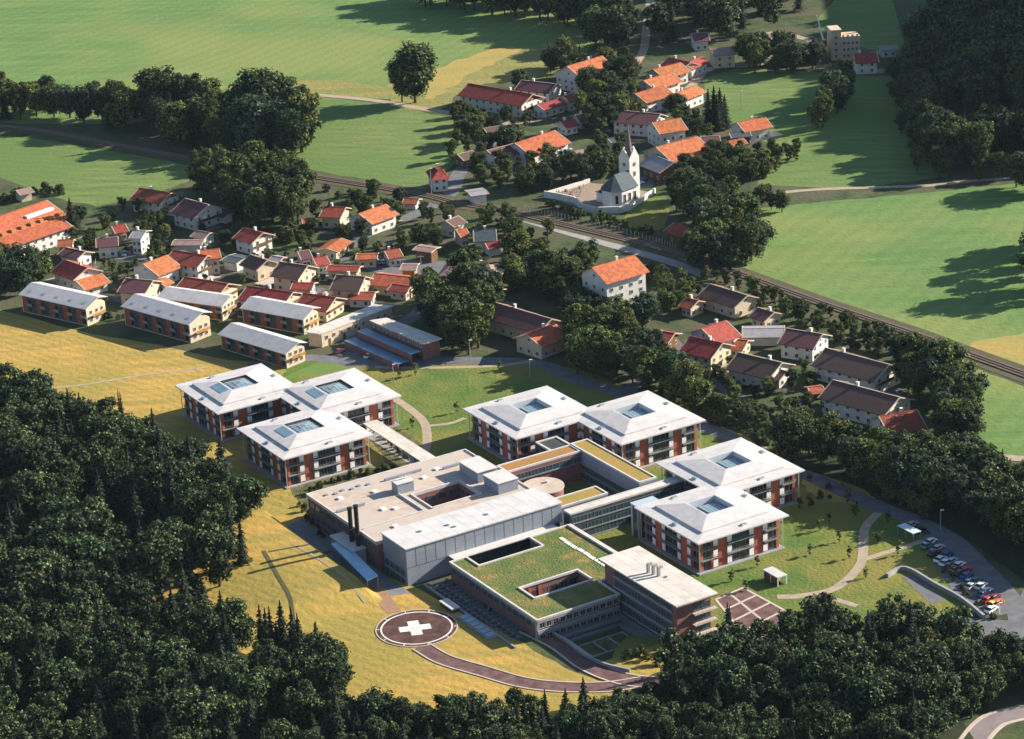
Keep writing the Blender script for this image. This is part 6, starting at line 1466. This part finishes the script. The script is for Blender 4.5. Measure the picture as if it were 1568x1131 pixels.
row([(1080, 620), (1130, 645), (1190, 675)], 12, O_, (5, 8), 'pale green tree above the campus hedge', 'trees above the campus hedge', 2.5)
row([(0, 312), (40, 300), (75, 296), (100, 300)], 12, U_, (2.5, 5), 'bush in the hedge behind the school', 'hedge bushes behind the school', 2)
row([(150, 492), (165, 486), (180, 490)], 5, U_, (2, 3), 'bush between the first two terraces', 'bushes between the terraces', 1.5)
row([(470, 760), (500, 742), (540, 732), (580, 722), (600, 716)], 26, U_, (1.4, 2.4), 'low garden shrub in the strip under the brick pavilion front', 'shrubs in the pavilion garden', 1.8)
row([(455, 775), (480, 800), (500, 825)], 8, U_, (1.4, 2.6), 'low shrub along the dark west wall', 'shrubs along the west wall', 1.2)
row([(585, 665), (610, 690), (640, 712)], 10, U_, (1.4, 2.4), 'low shrub beside the covered walkway', 'shrubs beside the covered walkway', 1.4)
row([(1150, 690), (1245, 735), (1260, 760), (1230, 770)], 8, U_, (1.5, 2.6), 'autumn tinted shrub beside the far right pavilion', 'shrubs beside the far right pavilion', 2)
for px, py in ((612, 580), (636, 574), (764, 566), (700, 632), (1120, 890), (1142, 905), (1298, 770), (1240, 775), (1270, 800), (1285, 830), (1345, 830), (1300, 855), (632, 655), (1160, 868), (1225, 780), (1255, 812), (1240, 850), (1310, 790), (1290, 745), (1325, 885), (1375, 850), (1360, 800)):
    plant('young_tree', *G(px, py), 0, rnd.uniform(3.5, 5), 'thin young tree planted on the hospital lawn', 'young trees on the hospital lawns')
row([(1340, 748), (1370, 770), (1420, 800)], 6, O_, (6, 8), 'tree on the lawn edge whose shadow crosses the grass', 'trees on the lawn edge', 2)
row([(1440, 865), (1452, 880), (1475, 905), (1500, 928)], 9, U_, (1.2, 2), 'clipped bush on the bank beside the parked cars', 'bushes beside the parked cars', 1)
row([(1490, 930), (1515, 948), (1530, 945)], 5, U_, (1.2, 1.8), 'clipped bush on the planted island', 'bushes on the planted island', .8)
row([(180, 640), (190, 650)], 2, P_, (9, 11), 'thin dead looking conifer at the edge of the dark wood', 'thin conifers at the wood edge', 1, .5)

for px, n_, nm_ in (([(120, 402), (170, 390)], 7, 'street'), ([(190, 384), (255, 372)], 8, 'white gabled house garden'), ([(335, 395), (365, 412)], 6, 'street corner'), ([(420, 372), (470, 366)], 8, 'fruit garden'), ([(540, 348), (600, 342)], 8, 'crossing lane'),
                    ([(700, 372), (738, 382)], 6, 'slate roofed house'), ([(780, 372), (820, 384)], 7, 'pale road'), ([(860, 385), (890, 398)], 6, 'dark garden'), ([(1062, 560), (1120, 592)], 8, 'shaded yard'), ([(1120, 612), (1170, 640)], 7, 'lane below the dark roofs'),
                    ([(1210, 540), (1255, 548)], 6, 'blue white house'), ([(1280, 520), (1350, 545)], 8, 'upper row house')):
    row(px, n_, U_, (1.6, 2.6), 'clipped bush in the hedge by the ' + nm_, 'hedge by the ' + nm_, 1.0)
grove([(100, 385), (260, 345), (420, 360), (560, 350), (640, 390), (520, 440), (330, 440), (180, 440), (90, 430)], 46, [(O_, .7), (U_, .3)], (3.5, 6), {O_: 'small olive green tree among the red roofs', U_: 'low bush among the red roofs'}, 'small trees among the red roofs', 3.5)
# the wood on the hill: one mass of real trees, instanced on points
if STUFF:
    lib = bpy.data.collections.new('forest_library'); olist = []
    idx = {}
    for kd in KIND:
        for i, (me, tm, h0) in enumerate(KIND[kd]):
            idx[(kd, i)] = me
    groups = {}
    for s_ in STUFF: groups.setdefault((s_[0], s_[1]), []).append(s_)
    V = []; Fc = []; base = 0; vs_all = []; fs_all = []; ms_all = []
    for (kd, i), L in groups.items():
        me = idx[(kd, i)]; nv_ = len(me.vertices); co = np.empty(nv_ * 3); me.vertices.foreach_get('co', co); co = co.reshape(-1, 3)
        nf = len(me.polygons); fv = np.array([p.vertices[:] for p in me.polygons if len(p.vertices) == 4]); fm = np.array([p.material_index for p in me.polygons if len(p.vertices) == 4])
        keep = np.arange(len(fv)) % 2 == 0; keep |= fm == 1; fv = fv[keep]; fm = fm[keep]
        for (_, _, x, y, z, w, s, r) in L:
            c_, s2 = math.cos(r), math.sin(r)
            q = np.stack([(co[:, 0] * c_ - co[:, 1] * s2) * w + x, (co[:, 0] * s2 + co[:, 1] * c_) * w + y, co[:, 2] * s + z], 1)
            vs_all.append(q); fs_all.append(fv + base); ms_all.append(fm + (0 if kd != P_ else 2)); base += nv_
    vv = np.concatenate(vs_all); ff = np.concatenate(fs_all); mm = np.concatenate(ms_all)
    me = bpy.data.meshes.new('distant_wood'); me.vertices.add(len(vv)); me.vertices.foreach_set('co', vv.ravel()); me.loops.add(ff.size); me.loops.foreach_set('vertex_index', ff.ravel().astype(np.int32))
    me.polygons.add(len(ff)); me.polygons.foreach_set('loop_start', (np.arange(len(ff)) * 4).astype(np.int32)); me.polygons.foreach_set('loop_total', np.full(len(ff), 4, np.int32))
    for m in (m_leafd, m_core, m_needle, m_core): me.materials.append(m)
    me.polygons.foreach_set('material_index', mm.astype(np.int32)); me.update(calc_edges=True); me.validate()
    ob = bpy.data.objects.new('distant_wood', me); C.objects.link(ob); ob['kind'] = 'stuff'; ob['label'] = 'dark wood over the hillside at the upper right and behind the village'; ob['category'] = 'wood'
    bpy.data.collections.remove(lib)
# thin evening haze in the valley
hz = MB(); hz.box(-590, 590, -60, 1930, -6, 345); HZ = bpy.data.materials.new('valley_haze'); HZ.use_nodes = True
_n = HZ.node_tree.nodes; _n.clear(); _o = _n.new('ShaderNodeOutputMaterial'); _v = _n.new('ShaderNodeVolumePrincipled')
_v.inputs['Color'].default_value = (.60, .82, 1.0, 1); _v.inputs['Density'].default_value = 0.000012; _v.inputs['Anisotropy'].default_value = 0.0
HZ.node_tree.links.new(_v.outputs[0], _o.inputs['Volume']); hzo = hz.build('haze', HZ); hzo['kind'] = 'stuff'
print('COUNTS', CNT, 'stuff', len(STUFF), 'objects', len(C.objects))
